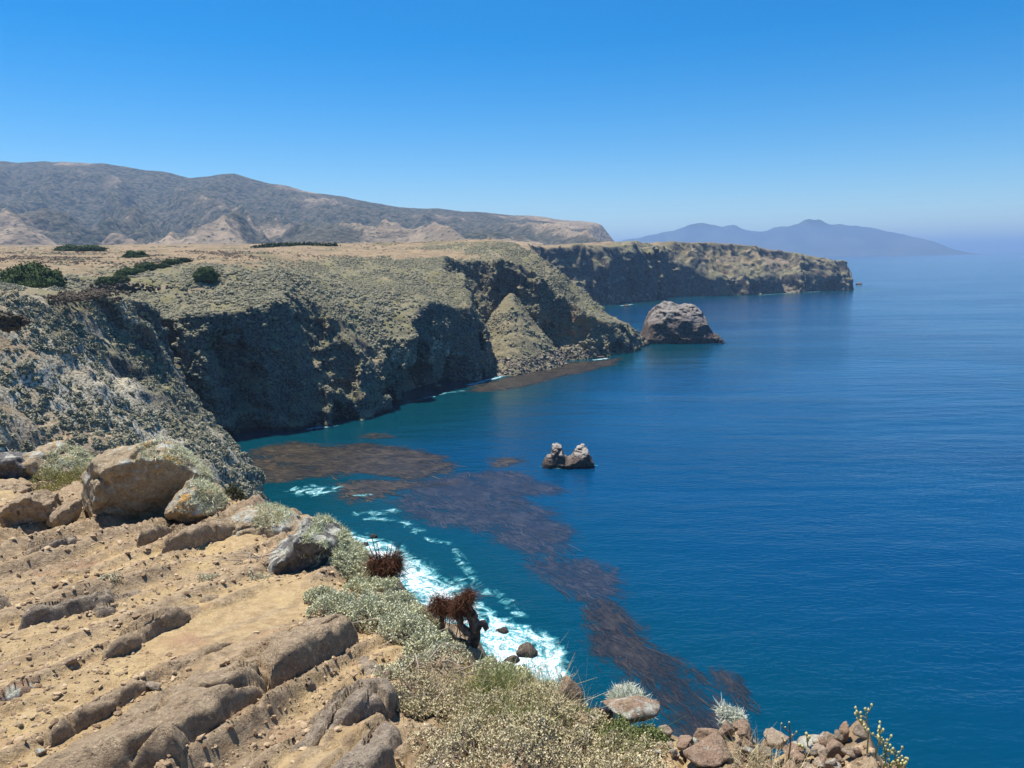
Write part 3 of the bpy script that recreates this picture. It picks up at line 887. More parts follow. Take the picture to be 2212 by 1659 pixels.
kelp('kelp_bed', [(1115, 1218), (1190, 1200), (1270, 1212), (1335, 1240), (1330, 1285), (1250, 1290), (1180, 1262)], (40, 18), 2000, M_K2, 'small sunken kelp patch between the larger beds', (2, 6), (0.05, 0.13), -0.1, 4.0)
kelp('kelp_bed', [(1252, 1292), (1330, 1296), (1370, 1335), (1400, 1390), (1480, 1432), (1520, 1500), (1580, 1560), (1610, 1605), (1520, 1640), (1440, 1580), (1390, 1510), (1320, 1440), (1270, 1410), (1262, 1340)],
     (26, 30), 7500, M_K4, 'long dark kelp bed trailing towards the cliff foot', (2, 6), (0.04, 0.12), -0.2, 5.0)
kelp('kelp_bed', [(1525, 1445), (1560, 1440), (1600, 1470), (1615, 1520), (1580, 1530), (1550, 1490)], (20, 30), 900, M_K4, 'small dark kelp tuft beside the long bed', (2, 5), (0.04, 0.10), -0.1, 6.0)
kelp('kelp_bed', [(985, 848), (1060, 826), (1130, 806), (1220, 785), (1300, 779), (1345, 772), (1330, 788), (1240, 808), (1130, 838), (1050, 846)], (40, -10), 5200, M_K1, 'brown kelp fringe along the scree cove', (4, 10), (0.2, 0.5), -0.2, 7.0)
kelp('kelp_bed', [(1060, 990), (1130, 985), (1140, 1000), (1080, 1005)], (40, 4), 160, M_K1, 'sparse kelp wisps near the twin-peaked rock', (2, 5), (0.08, 0.2), -0.1, 8.0)
kelp('kelp_bed', [(770, 940), (810, 936), (850, 942), (800, 948)], (40, 0), 130, M_K1, 'thin kelp wisps off the shaded cliff', (2, 5), (0.12, 0.25), -0.2, 9.0)
print('kelp', time.time() - T0)

# ------------------------------------------------------------------ surf
FOAM = [  # photo polyline, half width m, density
    ([(660, 1150), (730, 1168), (800, 1188), (870, 1228), (940, 1285), (1010, 1345), (1080, 1390), (1125, 1430), (1140, 1490)], 5.5, 1.0),
    ([(730, 1160), (790, 1172), (850, 1195), (900, 1222)], 2.2, 0.6),
    ([(1120, 1362), (1180, 1392), (1195, 1430), (1185, 1465)], 2.6, 0.95), ([(930, 1235), (985, 1285), (1060, 1332)], 1.6, 0.55),
    ([(640, 1060), (680, 1054), (712, 1056), (690, 1066), (655, 1066)], 3.0, 0.55),
    ([(770, 1072), (800, 1070)], 1.2, 0.45), ([(780, 1110), (850, 1106)], 2.0, 0.5), ([(800, 1122), (870, 1128), (905, 1150)], 1.6, 0.45),
    ([(920, 1165), (970, 1175), (1040, 1270), (1100, 1300)], 1.2, 0.36), ([(985, 1250), (1060, 1290), (1130, 1330)], 1.3, 0.36),
    ([(1015, 832), (1060, 820), (1105, 806), (1150, 793), (1190, 784)], 2.2, 0.85), ([(1195, 780), (1225, 775)], 2.0, 0.8), ([(1285, 778), (1308, 775)], 2.0, 0.9),
    ([(860, 872), (900, 866), (960, 850), (1000, 845)], 1.4, 0.55), ([(670, 927), (720, 921)], 1.8, 0.7),
    ([(1340, 661), (1365, 658)], 3.0, 0.8), ([(1640, 638), (1700, 634)], 2.5, 0.6), ([(1735, 632), (1770, 630)], 2.5, 0.6), ([(1850, 617), (1890, 613)], 2.2, 0.5),
    ([(1170, 1010), (1215, 1013), (1285, 1006)], 0.8, 0.5), ([(1530, 742), (1556, 740)], 1.2, 0.5)]
M_FOAM = NT('sea_foam'); t = M_FOAM
den = t.attr('den')
wv = t.noise(0.20, 6, 0.7, dist=1.2); vein = t.math('ABSOLUTE', t.math('SUBTRACT', t.noise(0.42, 6, 0.65, dist=2.2), 0.5))
al = t.math('ADD', den, t.math('MULTIPLY', t.math('SUBTRACT', wv, 0.5), 3.4))
white = t.ramp(t.math('SUBTRACT', al, t.math('MULTIPLY', vein, 6.5)), 0.18, 1.05)
aqua = t.ramp(al, 0.15, 0.95)
col = t.mix(white, (0.05, 0.36, 0.40), (0.82, 0.86, 0.86))
t.p.inputs['Alpha'].default_value = 1
t.set(t.p.inputs['Alpha'], t.math('MAXIMUM', white, t.math('MULTIPLY', aqua, 0.8)))
t.done(col, 0.6, None, 0.3)
for k, (pl, hw, dn) in enumerate(FOAM):
    W = np.array([sea_pt(*q) for q in pl])
    pad = hw * 1.6; st = max(0.35, hw / 7)
    lo, hi = W.min(0) - pad, W.max(0) + pad
    xs = np.arange(lo[0], hi[0], st); ys = np.arange(lo[1], hi[1], st)
    X, Y = np.meshgrid(xs, ys, indexing='ij')
    best = np.full(X.shape, 1e9)
    for i in range(len(W) - 1):
        e = W[i + 1] - W[i]; tt = np.clip(((X - W[i, 0]) * e[0] + (Y - W[i, 1]) * e[1]) / (e @ e + 1e-9), 0, 1)
        best = np.minimum(best, np.hypot(X - W[i, 0] - tt * e[0], Y - W[i, 1] - tt * e[1]))
    D = (dn * (1 - (best / (hw * 1.55)) ** 2)).ravel()
    f = grid_faces(len(xs), len(ys)); f = f[(D[f] > -0.15).any(1)]
    us = np.zeros(len(D), bool); us[f.ravel()] = True; mp = np.cumsum(us) - 1
    zz = 0.16 + 0.004 * k + 0.25 * sstep(0.2, 1, D) * (0.5 + fbm(X, Y, 0 * X, 5, 3).ravel()) * min(1, hw / 5)
    o = mesh_obj('surf_foam', np.stack([X.ravel(), Y.ravel(), zz], 1)[us], mp[f], M_FOAM.m)
    attr(o, 'den', D[us])
    tag(o, 'white surf foam on the water along the shore', kind='stuff')
print('foam', time.time() - T0)

# yellow bare patch and green bushes on the plateau
def ray_land(X, Y, y0=120.0, y1=1600.0):
    d = ray(X, Y); ys = np.arange(y0, y1, 2.0)
    q = EYE[None] + d[None] * (ys / d[1])[:, None]
    g = np.nonzero(q[:, 2] < land_T(q[:, 0], q[:, 1]))[0]
    return q[g[0]] if len(g) else q[-1]


M_BUSH = mat_scrub('bush_green', [(0.030, 0.052, 0.014), (0.050, 0.078, 0.022), (0.024, 0.040, 0.012), (0.075, 0.105, 0.032)])


def leaf_cards(pts, nrm, size, rg):
    n = len(pts)
    a = np.cross(nrm + 0.9 * rg.normal(size=(n, 3)), rg.normal(size=(n, 3))); a /= np.linalg.norm(a, axis=1, keepdims=True) + 1e-9
    b = np.cross(a, nrm + 0.9 * rg.normal(size=(n, 3))); b /= np.linalg.norm(b, axis=1, keepdims=True) + 1e-9
    s = (size * (0.6 + 0.8 * rg.random(n)))[:, None]
    V = np.stack([pts - a * s, pts - b * s * 0.45, pts + a * s, pts + b * s * 0.45], 1).reshape(-1, 3)
    i = np.arange(n)[:, None] * 4
    return V, np.concatenate([i, i + 1, i + 2, i + 3], 1)


BUSHES = [(70, 612, 100, 34, 'broad dark green bush dome alone on the tan plateau'), (292, 556, 44, 12, 'flat dark green bush above the shrub-filled gully'),
          (150, 540, 44, 9, 'low green bush on the plateau skyline'), (197, 541, 46, 10, 'low dark green bush beside another on the skyline'),
          (446, 596, 42, 18, 'round bright green bush on the bare rise'),
          (640, 533, 150, 6, 'long low green thicket along the plateau brow'), (72, 622, 60, 12, 'low bushes fringing the front of the broad dome')] + [
    (x, y, w, h, 'green bush in the row filling the plateau gully') for x, y, w, h in
    ((228, 611, 34, 11), (262, 607, 30, 12), (275, 594, 36, 13), (300, 590, 30, 10), (318, 580, 40, 12), (352, 578, 28, 8), (372, 569, 36, 8), (400, 564, 26, 6))]
for k, (X, Y, w, h, lab) in enumerate(BUSHES):
    q = ray_land(X, Y); dist = np.linalg.norm(q - EYE); px = KD / FPX * dist
    rx = 0.5 * w * px; rz = min(h * px * 0.95, rx * 0.8); rg = np.random.default_rng(300 + k)
    v, f = ICO[4]; v = v[:].copy()
    r = 1 + 0.6 * fbm(v[:, 0], v[:, 1], v[:, 2], 0.5, 4, 0.6, off=k * 1.7)
    v = v * r[:, None] * np.array([rx, min(rx, 9) * 0.8, rz])
    root = bpy.data.objects.new('bush', None); sc.collection.objects.link(root); root.location = (q[0], q[1], q[2] - 0.1)
    root.empty_display_size = 0.1
    tag(root, lab, 'bush', 'bushes on the plateau')
    c = mesh_obj('crown', v, f, M_BUSH, root)
    ii = rg.integers(0, len(v), 2600); nn = v[ii] / np.linalg.norm(v[ii], axis=1, keepdims=True)
    V, Fc = leaf_cards(v[ii] * (1 + 0.08 * rg.random((len(ii), 1))) + rg.normal(size=(len(ii), 3)) * 0.05 * rx * np.array([1, 0.7, 0.3]), nn, np.full(len(ii), 0.05 * rx + 0.1), rg)
    mesh_obj('foliage', V, Fc, M_BUSH, root, False)['kind'] = 'stuff'
pts = []
for (X, Y, n, sx_, sy_) in ((155, 640, 130, 34, 7), (270, 622, 160, 60, 8), (20, 695, 60, 22, 9), (215, 632, 90, 40, 8)):
    for _ in range(n):
        q = ray_land(X + sx_ * rng.normal() * 0.6, Y + sy_ * rng.normal() * 0.6, 100, 330); pts.append(q)
pts = np.array(pts)
scatter('rim_scrub', pts, 0.3 + 0.45 * rng.random(len(pts)), M_SCRUBB, 'dark brown dry bushes along the rim of the near cliff', 3, 0.5, 0.8)
print('bushes', time.time() - T0)

# ------------------------------------------------------------------ foreground ground
GA, GSY, GSX = 1.65, 0.155, 0.05


def fplane(x, y):
    return EYE[2] - GA - GSY * y - GSX * x


def fgp(X, Y):
    """photo point -> point on the mean ground of the viewpoint"""
    d = ray(X, Y)
    return EYE + d * (-GA / (d[2] + GSY * d[1] + GSX * d[0]))


EDGE = [fgp(*q)[:2] for q in ((-700, 1010), (-250, 1000), (0, 1000), (60, 1010), (160, 1030), (300, 1010), (430, 1040), (480, 1090), (560, 1098), (610, 1108), (650, 1140), (740, 1200), (830, 1275), (900, 1310),
                              (960, 1400), (1040, 1455), (1090, 1500), (1210, 1540), (1300, 1580), (1430, 1605), (1480, 1630), (1560, 1625), (1700, 1620), (1830, 1650))]
EDGE = np.array(EDGE + [np.array((1.75, 2.4)), np.array((2.6, 0.0)), np.array((3.2, -3.0)), np.array((-14, -3.0))])


SD_ = fgp(520, 1400)[:2] - fgp(95, 1610)[:2]; SD_ /= np.linalg.norm(SD_)      # bedding runs this way
SC_ = np.array([SD_[1], -SD_[0]])                                           # across it, down to the right


LEDGE = {}


def ground_z(x, y, fine=True):
    z = fplane(x, y)
    u = x * SD_[0] + y * SD_[1]; c = x * SC_[0] + y * SC_[1]
    e = poly_sd(x, y, EDGE)
    cc = c + 0.12 * fbm(u * 0.5, c, 0 * c, 0.9, 2, off=2)
    for wl, am, off in ((0.58, 0.14, 1.0), (0.25, 0.06, 5.0), (0.12, 0.024, 9.0)):
        ph = cc / wl + 0.4 * vnoise(u * 0.35 + off, cc * 0.7, 0 * c); fr = ph - np.floor(ph)
        saw = np.where(fr < 0.74, fr / 0.74, (1 - fr) / 0.26)
        pres = sstep(-0.35, 0.25, vnoise(u * 0.55 + off * 3, np.floor(ph) * 7.31 + off, 0 * c))
        z = z + am * pres * (saw ** 1.6 - 0.25)
        hard_ = pres * saw ** 1.4 * (am / 0.14) ** 0.4; LEDGE['h'] = hard_ if off == 1.0 else np.maximum(LEDGE['h'], hard_)
    z = z + 0.10 * fbm(x, y, 0 * x, 2.6, 3, off=4)
    for bx_, by_, bh_, br_ in ((-3.8, 8.1, 0.25, 0.8), (-5.4, 8.2, 0.22, 0.8), (-7.6, 10.0, 0.3, 1.3), (-2.4, 7.1, 0.26, 0.6), (-1.8, 6.3, 0.2, 0.45), (-3.0, 6.3, 0.10, 0.6)):
        z = z + bh_ * np.exp(-((x - bx_) ** 2 + (y - by_) ** 2) / br_ ** 2) * (0.7 + 0.9 * fbm(x * 0.7, y, 0 * x, 0.35, 4, 0.6, off=bx_))
    if fine:
        z = z + LEDGE['h'] * 0.030 * (fbm(u * 0.55, c * 0.8, 0 * x, 0.22, 3, 0.5, off=27, ridged=True) - 0.3) + 0.034 * fbm(u * 0.5, c * 0.8, 0 * x, 0.30, 4, 0.6, off=7) + 0.011 * fbm(u * 0.7, c * 0.9, 0 * x, 0.08, 3, 0.55, off=9)
        ck = np.abs(vnoise(u * 0.9 + 3.3, c * 2.3, 0 * x)); z = z - 0.035 * np.exp(-(ck / 0.05) ** 2) * sstep(-0.2, 0.2, vnoise(u * 0.5, c * 0.5, 0 * x + 4.5))
    n = 0.25 * fbm(x, y, z * 0, 0.9, 3, off=12)
    ee = e + n
    z = z - np.where(ee < 0.0, 1.25 * np.sqrt(ee * ee + 0.02) - 0.1768 + 0.45 * np.maximum(-ee - 1.2, 0), 0)
    z = z + np.where(ee < 0, 0.25 * fbm(x, y, 0 * x, 0.7, 4, off=15, ridged=True) * sstep(0, 0.6, -ee), 0)
    return z


na, nr = 720, 480
ang = np.radians(np.linspace(-66, 66, na)); rad = np.exp(np.linspace(math.log(0.9), math.log(24), nr))
A, Rr = np.meshgrid(ang, rad, indexing='ij')
gx, gy = np.sin(A) * Rr, np.cos(A) * Rr
gz = ground_z(gx, gy)
hard_v = LEDGE['h'].ravel().copy()
ground = mesh_obj('ground', np.stack([gx.ravel(), gy.ravel(), gz.ravel()], 1), grid_faces(na, nr)[:, ::-1])
tag(ground, 'dry tan clifftop ground of weathered rock and grit', kind='structure')
pu = (gx * SD_[0] + gy * SD_[1]).ravel(); pc = (gx * SC_[0] + gy * SC_[1]).ravel()
ge = poly_sd(gx, gy, EDGE).ravel()
attr(ground, 'hard', np.maximum(sstep(0.12, 0.58, hard_v + 0.42 * fbm(pu * 0.3, pc, 0 * pu, 0.5, 4, off=21)), sstep(0.05, -0.1, ge)))
t = NT('ground_rock')
hard = t.attr('hard')
a = t.noise(3.0, 5, 0.6); b = t.noise(14.0, 5, 0.65); c = t.noise(48.0, 6, 0.75); g = t.noise(1.1, 3, 0.5)
soil = t.mix(t.ramp(b, 0.3, 0.7), (0.36, 0.25, 0.13), (0.51, 0.375, 0.20))
soil = t.mix(t.ramp(a, 0.52, 0.75), soil, (0.54, 0.40, 0.19))
soil = t.mix(t.ramp(g, 0.58, 0.72), soil, (0.36, 0.20, 0.125))
rk = t.mix(t.ramp(b, 0.3, 0.7), (0.20, 0.145, 0.095), (0.42, 0.315, 0.205))
rk = t.mix(t.ramp(a, 0.55, 0.7), rk, (0.36, 0.22, 0.115))
col = t.mix(t.math('MULTIPLY', hard, 0.85), soil, rk)
col = t.mix(t.ramp(c, 0.58, 0.74), col, (0.19, 0.13, 0.085))
col = t.mix(t.ramp(c, 0.43, 0.30), col, (0.56, 0.44, 0.29))
hgt = t.math('ADD', t.math('MULTIPLY', b, 1.0), t.math('MULTIPLY', c, 0.45))
ground.data.materials.append(t.done(col, 0.95, t.bump(hgt, 0.036, 1.0), 0.15))
print('ground', time.time() - T0)


def gz1(x, y):
    return float(ground_z(np.array([x]), np.array([y]), False)[0])


def mat_rock(name, c0, c1, c2, lichen=0.0, orange=0.0, sc_=1.0):
    t = NT(name)
    a = t.noise(4.0 * sc_, 5, 0.6); b = t.noise(18.0 * sc_, 6, 0.7); c = t.noise(60.0 * sc_, 5, 0.75)
    col = t.mix(t.ramp(b, 0.3, 0.7), c0, c1)
    col = t.mix(t.ramp(a, 0.5, 0.72), col, c2)
    col = t.mix(t.ramp(c, 0.55, 0.70), col, tuple(v * 0.40 for v in c0))
    col = t.mix(t.ramp(c, 0.44, 0.30), col, tuple(min(1, v * 1.6) for v in c1))
    gm = t.n('NewGeometry'); sn = t.n('SeparateXYZ'); t.set(sn.inputs[0], gm.outputs['Normal'])
    if lichen:
        lm = t.math('MULTIPLY', t.ramp(t.noise(5.0 * sc_, 4, 0.65), 0.62 - 0.22 * lichen, 0.70 - 0.18 * lichen), t.ramp(sn.outputs[2], -0.15, 0.35))
        col = t.mix(lm, col, t.mix(t.ramp(b, 0.35, 0.65), (0.44, 0.43, 0.33), (0.62, 0.60, 0.52)))
    if orange:
        om = t.math('MULTIPLY', t.ramp(t.noise(3.4 * sc_, 4, 0.6, dist=0.6), 0.60, 0.66), t.ramp(sn.outputs[2], 0.1, 0.5))
        col = t.mix(t.math('MULTIPLY', om, orange), col, (0.52, 0.27, 0.055))
    du = t.ramp(t.math('ADD', t.attr('dust'), t.math('MULTIPLY', t.math('SUBTRACT', b, 0.5), 1.3)), 0.35, 0.75)
    col = t.mix(du, col, t.mix(t.ramp(c, 0.35, 0.65), (0.31, 0.22, 0.125), (0.46, 0.34, 0.205)))
    hgt = t.math('ADD', t.math('MULTIPLY', b, 1.0), t.math('MULTIPLY', c, 0.45))
    return t.done(col, 0.92, t.bump(hgt, 0.045 / sc_, 1.0), 0.2)


MR_BROWN = mat_rock('rock_brown', (0.27, 0.195, 0.125), (0.50, 0.38, 0.245), (0.40, 0.29, 0.18))
MR_GREY = mat_rock('rock_grey', (0.21, 0.165, 0.12), (0.44, 0.355, 0.26), (0.32, 0.25, 0.175))
MR_LICH = mat_rock('rock_lichen', (0.29, 0.215, 0.135), (0.54, 0.425, 0.27), (0.42, 0.32, 0.20), 0.45, 0.9)
MR_CRAG = mat_rock('rock_crag', (0.085, 0.08, 0.075), (0.24, 0.225, 0.205), (0.17, 0.155, 0.135), 0.75, 0.3)
MR_PINK = mat_rock('rock_pink', (0.26, 0.17, 0.115), (0.44, 0.31, 0.215), (0.36, 0.235, 0.15), 0.35, 0.0, 1.5)
MR_WHITE = mat_rock('rock_white', (0.34, 0.25, 0.17), (0.52, 0.42, 0.31), (0.44, 0.33, 0.23), 0.7, 0.0, 1.5)


def inflate(name, outline, yb, depth, mat, v=0.016, rough=0.05, seed=0.0, cuts=(), label=None, sink=0.12, lean=0.0):
    """boulder with a known outline, standing at distance yb, rounded and cut in depth"""
    W = np.array([at(a, b, yb) for a, b in outline])[:, [0, 2]]
    c = W.mean(0); W = W - c
    lo, hi = W.min(0) - 0.08, W.max(0) + 0.08
    xs = np.arange(lo[0], hi[0], v); zs = np.arange(lo[1] - sink, hi[1], v); ys = np.arange(-depth - 0.1, depth + 0.1, v)
    X2, Z2 = np.meshgrid(xs, zs, indexing='ij')
    low = W[:, 1] < W[:, 1].mean() * 0 + (lo[1] + 0.35 * (hi[1] - lo[1]))
    Wp = W.copy(); Wp[low, 1] -= sink
    sd = -poly_sd(X2, Z2, Wp)
    Rin = max(-sd.min(), 0.03) * 0.95
    X, Y, Z = np.meshgrid(xs, ys, zs, indexing='ij')
    f = np.hypot(np.maximum(sd[:, None, :] + Rin, 0), (Y - lean * (Z - lo[1])) * Rin / depth) - Rin
    f = np.where(sd[:, None, :] < -Rin, np.abs(Y - lean * (Z - lo[1])) * Rin / depth - Rin, f)
    for (nx_, ny_, nz_, off) in cuts:
        nn = math.sqrt(nx_ * nx_ + ny_ * ny_ + nz_ * nz_)
        f = np.maximum(f, (X * nx_ + Y * ny_ + Z * nz_) / nn - off)
    rgc = np.random.default_rng(int(seed * 31) + 4)
    hx_ = 0.5 * (hi[0] - lo[0]); hz_ = 0.5 * (hi[1] - lo[1])
    for _ in range(9):
        nn = rgc.normal(size=3); nn[1] = -abs(nn[1]); nn /= np.linalg.norm(nn)
        ext = math.sqrt((nn[0] * hx_) ** 2 + (nn[1] * depth) ** 2 + (nn[2] * hz_) ** 2)
        f = np.maximum(f, X * nn[0] + Y * nn[1] + Z * nn[2] - ext * (0.80 + 0.12 * rgc.random()))
    sz = hi[1] - lo[1]
    crk = np.abs(vnoise(X / (sz * 0.5) + seed * 3, Y / (sz * 0.5), Z / (sz * 0.5) + 0.3 * X)); f = f + 0.05 * sz * np.exp(-(crk / 0.03) ** 2)
    n = fbm(X, Y, Z, sz * 0.55, 5, 0.55, off=seed + 0.3, ridged=False); n2 = fbm(X, Y, Z, sz * 0.3, 4, 0.5, off=seed + 3.3, ridged=True)
    f = f - rough * (1.2 * n + 0.9 * (n2 - 0.35)) - 0.010 * fbm(X, Y, Z, 0.075, 2, 0.6, off=seed + 7.7, ridged=True)
    p, q = voxel_mesh(f, xs, ys, zs, v)
    o = mesh_obj(name, p, q, mat)
    o.location = (c[0], yb, c[1])
    if label: tag(o, label, 'boulder' if name == 'boulder' else 'rock')
    return o


def blades(name, base, nrm, length, width, mat, rg, parent=None, curl=0.6, spread=0.8):
    """short curved blades (lichen strands, grass) growing from points"""
    n = len(base); K = 3
    d = nrm + spread * rg.normal(size=(n, 3)); d /= np.linalg.norm(d, axis=1, keepdims=True)
    side = np.cross(d, rg.normal(size=(n, 3))); side /= np.linalg.norm(side, axis=1, keepdims=True) + 1e-9
    ln = length * (0.5 + rg.random(n)); wd = width * (0.6 + 0.8 * rg.random(n))
    cv = rg.normal(size=(n, 3)) * curl * 0.5
    V = np.zeros((n, K * 2, 3), np.float32)
    for k in range(K):
        t_ = k / (K - 1)
        c = base + d * (ln * t_)[:, None] + cv * (ln * t_ * t_)[:, None]
        w = wd * (1 - 0.8 * t_)
        V[:, 2 * k] = c - side * w[:, None]; V[:, 2 * k + 1] = c + side * w[:, None]
    b = (np.arange(n)[:, None] * K * 2 + np.arange(K - 1)[None] * 2).ravel()
    o = mesh_obj(name, V.reshape(-1, 3), np.stack([b, b + 1, b + 3, b + 2], 1), mat, parent, True)
    attr(o, 'tint', np.repeat(rg.random(n), K * 2))
    return o


def mat_tint(name, c0, c1, c2=None, rough=0.85, trans=0.0):
    t = NT(name)
    f = t.attr('tint')
    c = t.mix(f, c0, c1)
    if c2: c = t.mix(t.ramp(f, 0.75, 1.0), c, c2)
    t.done(c, rough, None, 0.2)
    return t.m


M_LICHEN = mat_tint('ramalina_lichen', (0.42, 0.43, 0.24), (0.72, 0.72, 0.48), (0.82, 0.80, 0.64))
M_WHITE_L = mat_tint('white_lichen', (0.45, 0.47, 0.34), (0.74, 0.75, 0.64))


def lichen_on(o, cond, n, ln, wd, mat, seed):
    """strands on the vertices of a rock where cond(world position, normal) holds"""
    rg = np.random.default_rng(seed)
    P = np.empty(len(o.data.vertices) * 3, np.float32); o.data.vertices.foreach_get('co', P); P = P.reshape(-1, 3)
    N = normals(o)
    ok = np.nonzero(cond(P, N))[0]
    if not len(ok): return None
    ok = ok[fbm(P[ok, 0], P[ok, 1], P[ok, 2], 0.2, 3, off=seed * 0.7) > -0.25]
    n = int(n * 2.2); ln = ln * 0.5; wd = wd * 0.8
    i = rg.choice(ok, n)
    l = blades('lichen', P[i] + rg.normal(size=(n, 3)) * 0.006, N[i] + np.array([0, 0, 0.4]), ln, wd, mat, rg, o, 1.4, 1.3)
    l['kind'] = 'stuff'; l['label'] = 'tufts of pale green strap lichen'
    return l


B1 = inflate('boulder', [(168, 1085), (172, 1050), (188, 1012), (225, 978), (270, 963), (325, 962), (372, 978), (408, 1008), (438, 1042), (446, 1075), (420, 1105), (370, 1122), (330, 1140), (285, 1146), (230, 1128), (195, 1108)],
             7.35, 0.62, MR_LICH, 0.016, 0.045, 1.0, [(0.45, -0.95, -0.42, 0.17), (-0.7, -0.7, 0.1, 0.42)], 'largest rounded boulder with orange and white lichen and a dark undercut face')
lichen_on(B1, lambda P, N: (N[:, 2] > 0.15) & (P[:, 0] > 0.02) & (N[:, 0] > 0.1), 2600, 0.035, 0.004, M_LICHEN, 1)
B2 = inflate('boulder', [(356, 1112), (362, 1085), (385, 1062), (410, 1042), (440, 1040), (470, 1068), (486, 1092), (480, 1110), (430, 1118)], 7.1, 0.26, MR_LICH, 0.012, 0.025, 2.0, [], 'small rounded boulder leaning on the right of the largest one')
lichen_on(B2, lambda P, N: (N[:, 2] > 0.1) & (N[:, 0] > 0.0), 1500, 0.04, 0.004, M_LICHEN, 2)
B3 = inflate('boulder', [(14, 1135), (20, 1100), (40, 1070), (75, 1062), (100, 1078), (112, 1105), (104, 1128), (70, 1138)], 6.9, 0.30, MR_BROWN, 0.012, 0.03, 3.0, [(0.35, -0.9, -0.35, 0.08)], 'dark brown hollow-faced boulder below the yellow-green herb')
B4 = inflate('boulder', [(108, 1128), (112, 1106), (140, 1090), (168, 1078), (172, 1100), (150, 1122), (125, 1134)], 6.95, 0.16, MR_BROWN, 0.010, 0.015, 4.0, [], 'small pale wedge of rock between the two dark boulders')
B5 = inflate('boulder', [(-60, 1052), (-40, 1000), (0, 978), (40, 985), (62, 1008), (55, 1035), (25, 1050)], 9.2, 0.5, MR_CRAG, 0.02, 0.045, 5.0, [(0.4, -0.9, -0.3, 0.16)], 'dark grey boulder at the left end of the boulder row')
B6 = inflate('boulder', [(50, 1040), (58, 985), (80, 960), (112, 958), (150, 982), (185, 1010), (200, 1040), (120, 1050)], 9.6, 0.5, MR_LICH, 0.02, 0.04, 6.0, [], 'pale lichen-fringed boulder behind the yellow-green herb')
lichen_on(B6, lambda P, N: (N[:, 2] > 0.1) & (P[:, 0] > 0.05), 2000, 0.05, 0.005, M_LICHEN, 6)
B7 = inflate('boulder', [(-80, 1075), (-20, 1050), (30, 1048), (52, 1060), (20, 1080), (-30, 1090)], 8.2, 0.3, MR_BROWN, 0.016, 0.03, 7.0, [], 'flat tan rock below the dark grey boulder')
CR = inflate('crag', [(582, 1212), (600, 1188), (640, 1158), (655, 1130), (690, 1132), (725, 1155), (755, 1190), (790, 1235), (815, 1265), (800, 1290), (740, 1272), (690, 1262), (630, 1245), (595, 1232)],
             5.75, 0.42, MR_CRAG, 0.012, 0.05, 8.0, [(0.25, -0.95, -0.3, 0.15)], 'dark cracked crag with a thick pale lichen crown on the cliff edge')
lichen_on(CR, lambda P, N: (N[:, 2] > 0.2) & (P[:, 0] - 0.2 * P[:, 2] > -0.12), 7000, 0.04, 0.004, M_LICHEN, 8)
B8 = inflate('boulder', [(480, 1160), (490, 1125), (520, 1100), (570, 1095), (620, 1108), (655, 1140), (640, 1165), (580, 1190), (520, 1200)], 6.75, 0.35, MR_LICH, 0.014, 0.045, 9.0, [], 'orange-stained outcrop between the boulders and the crag')
lichen_on(B8, lambda P, N: (N[:, 2] > 0.2) & (P[:, 2] > 0.10) & (P[:, 0] > -0.1), 1500, 0.035, 0.004, M_LICHEN, 9)
print('boulders', time.time() - T0)


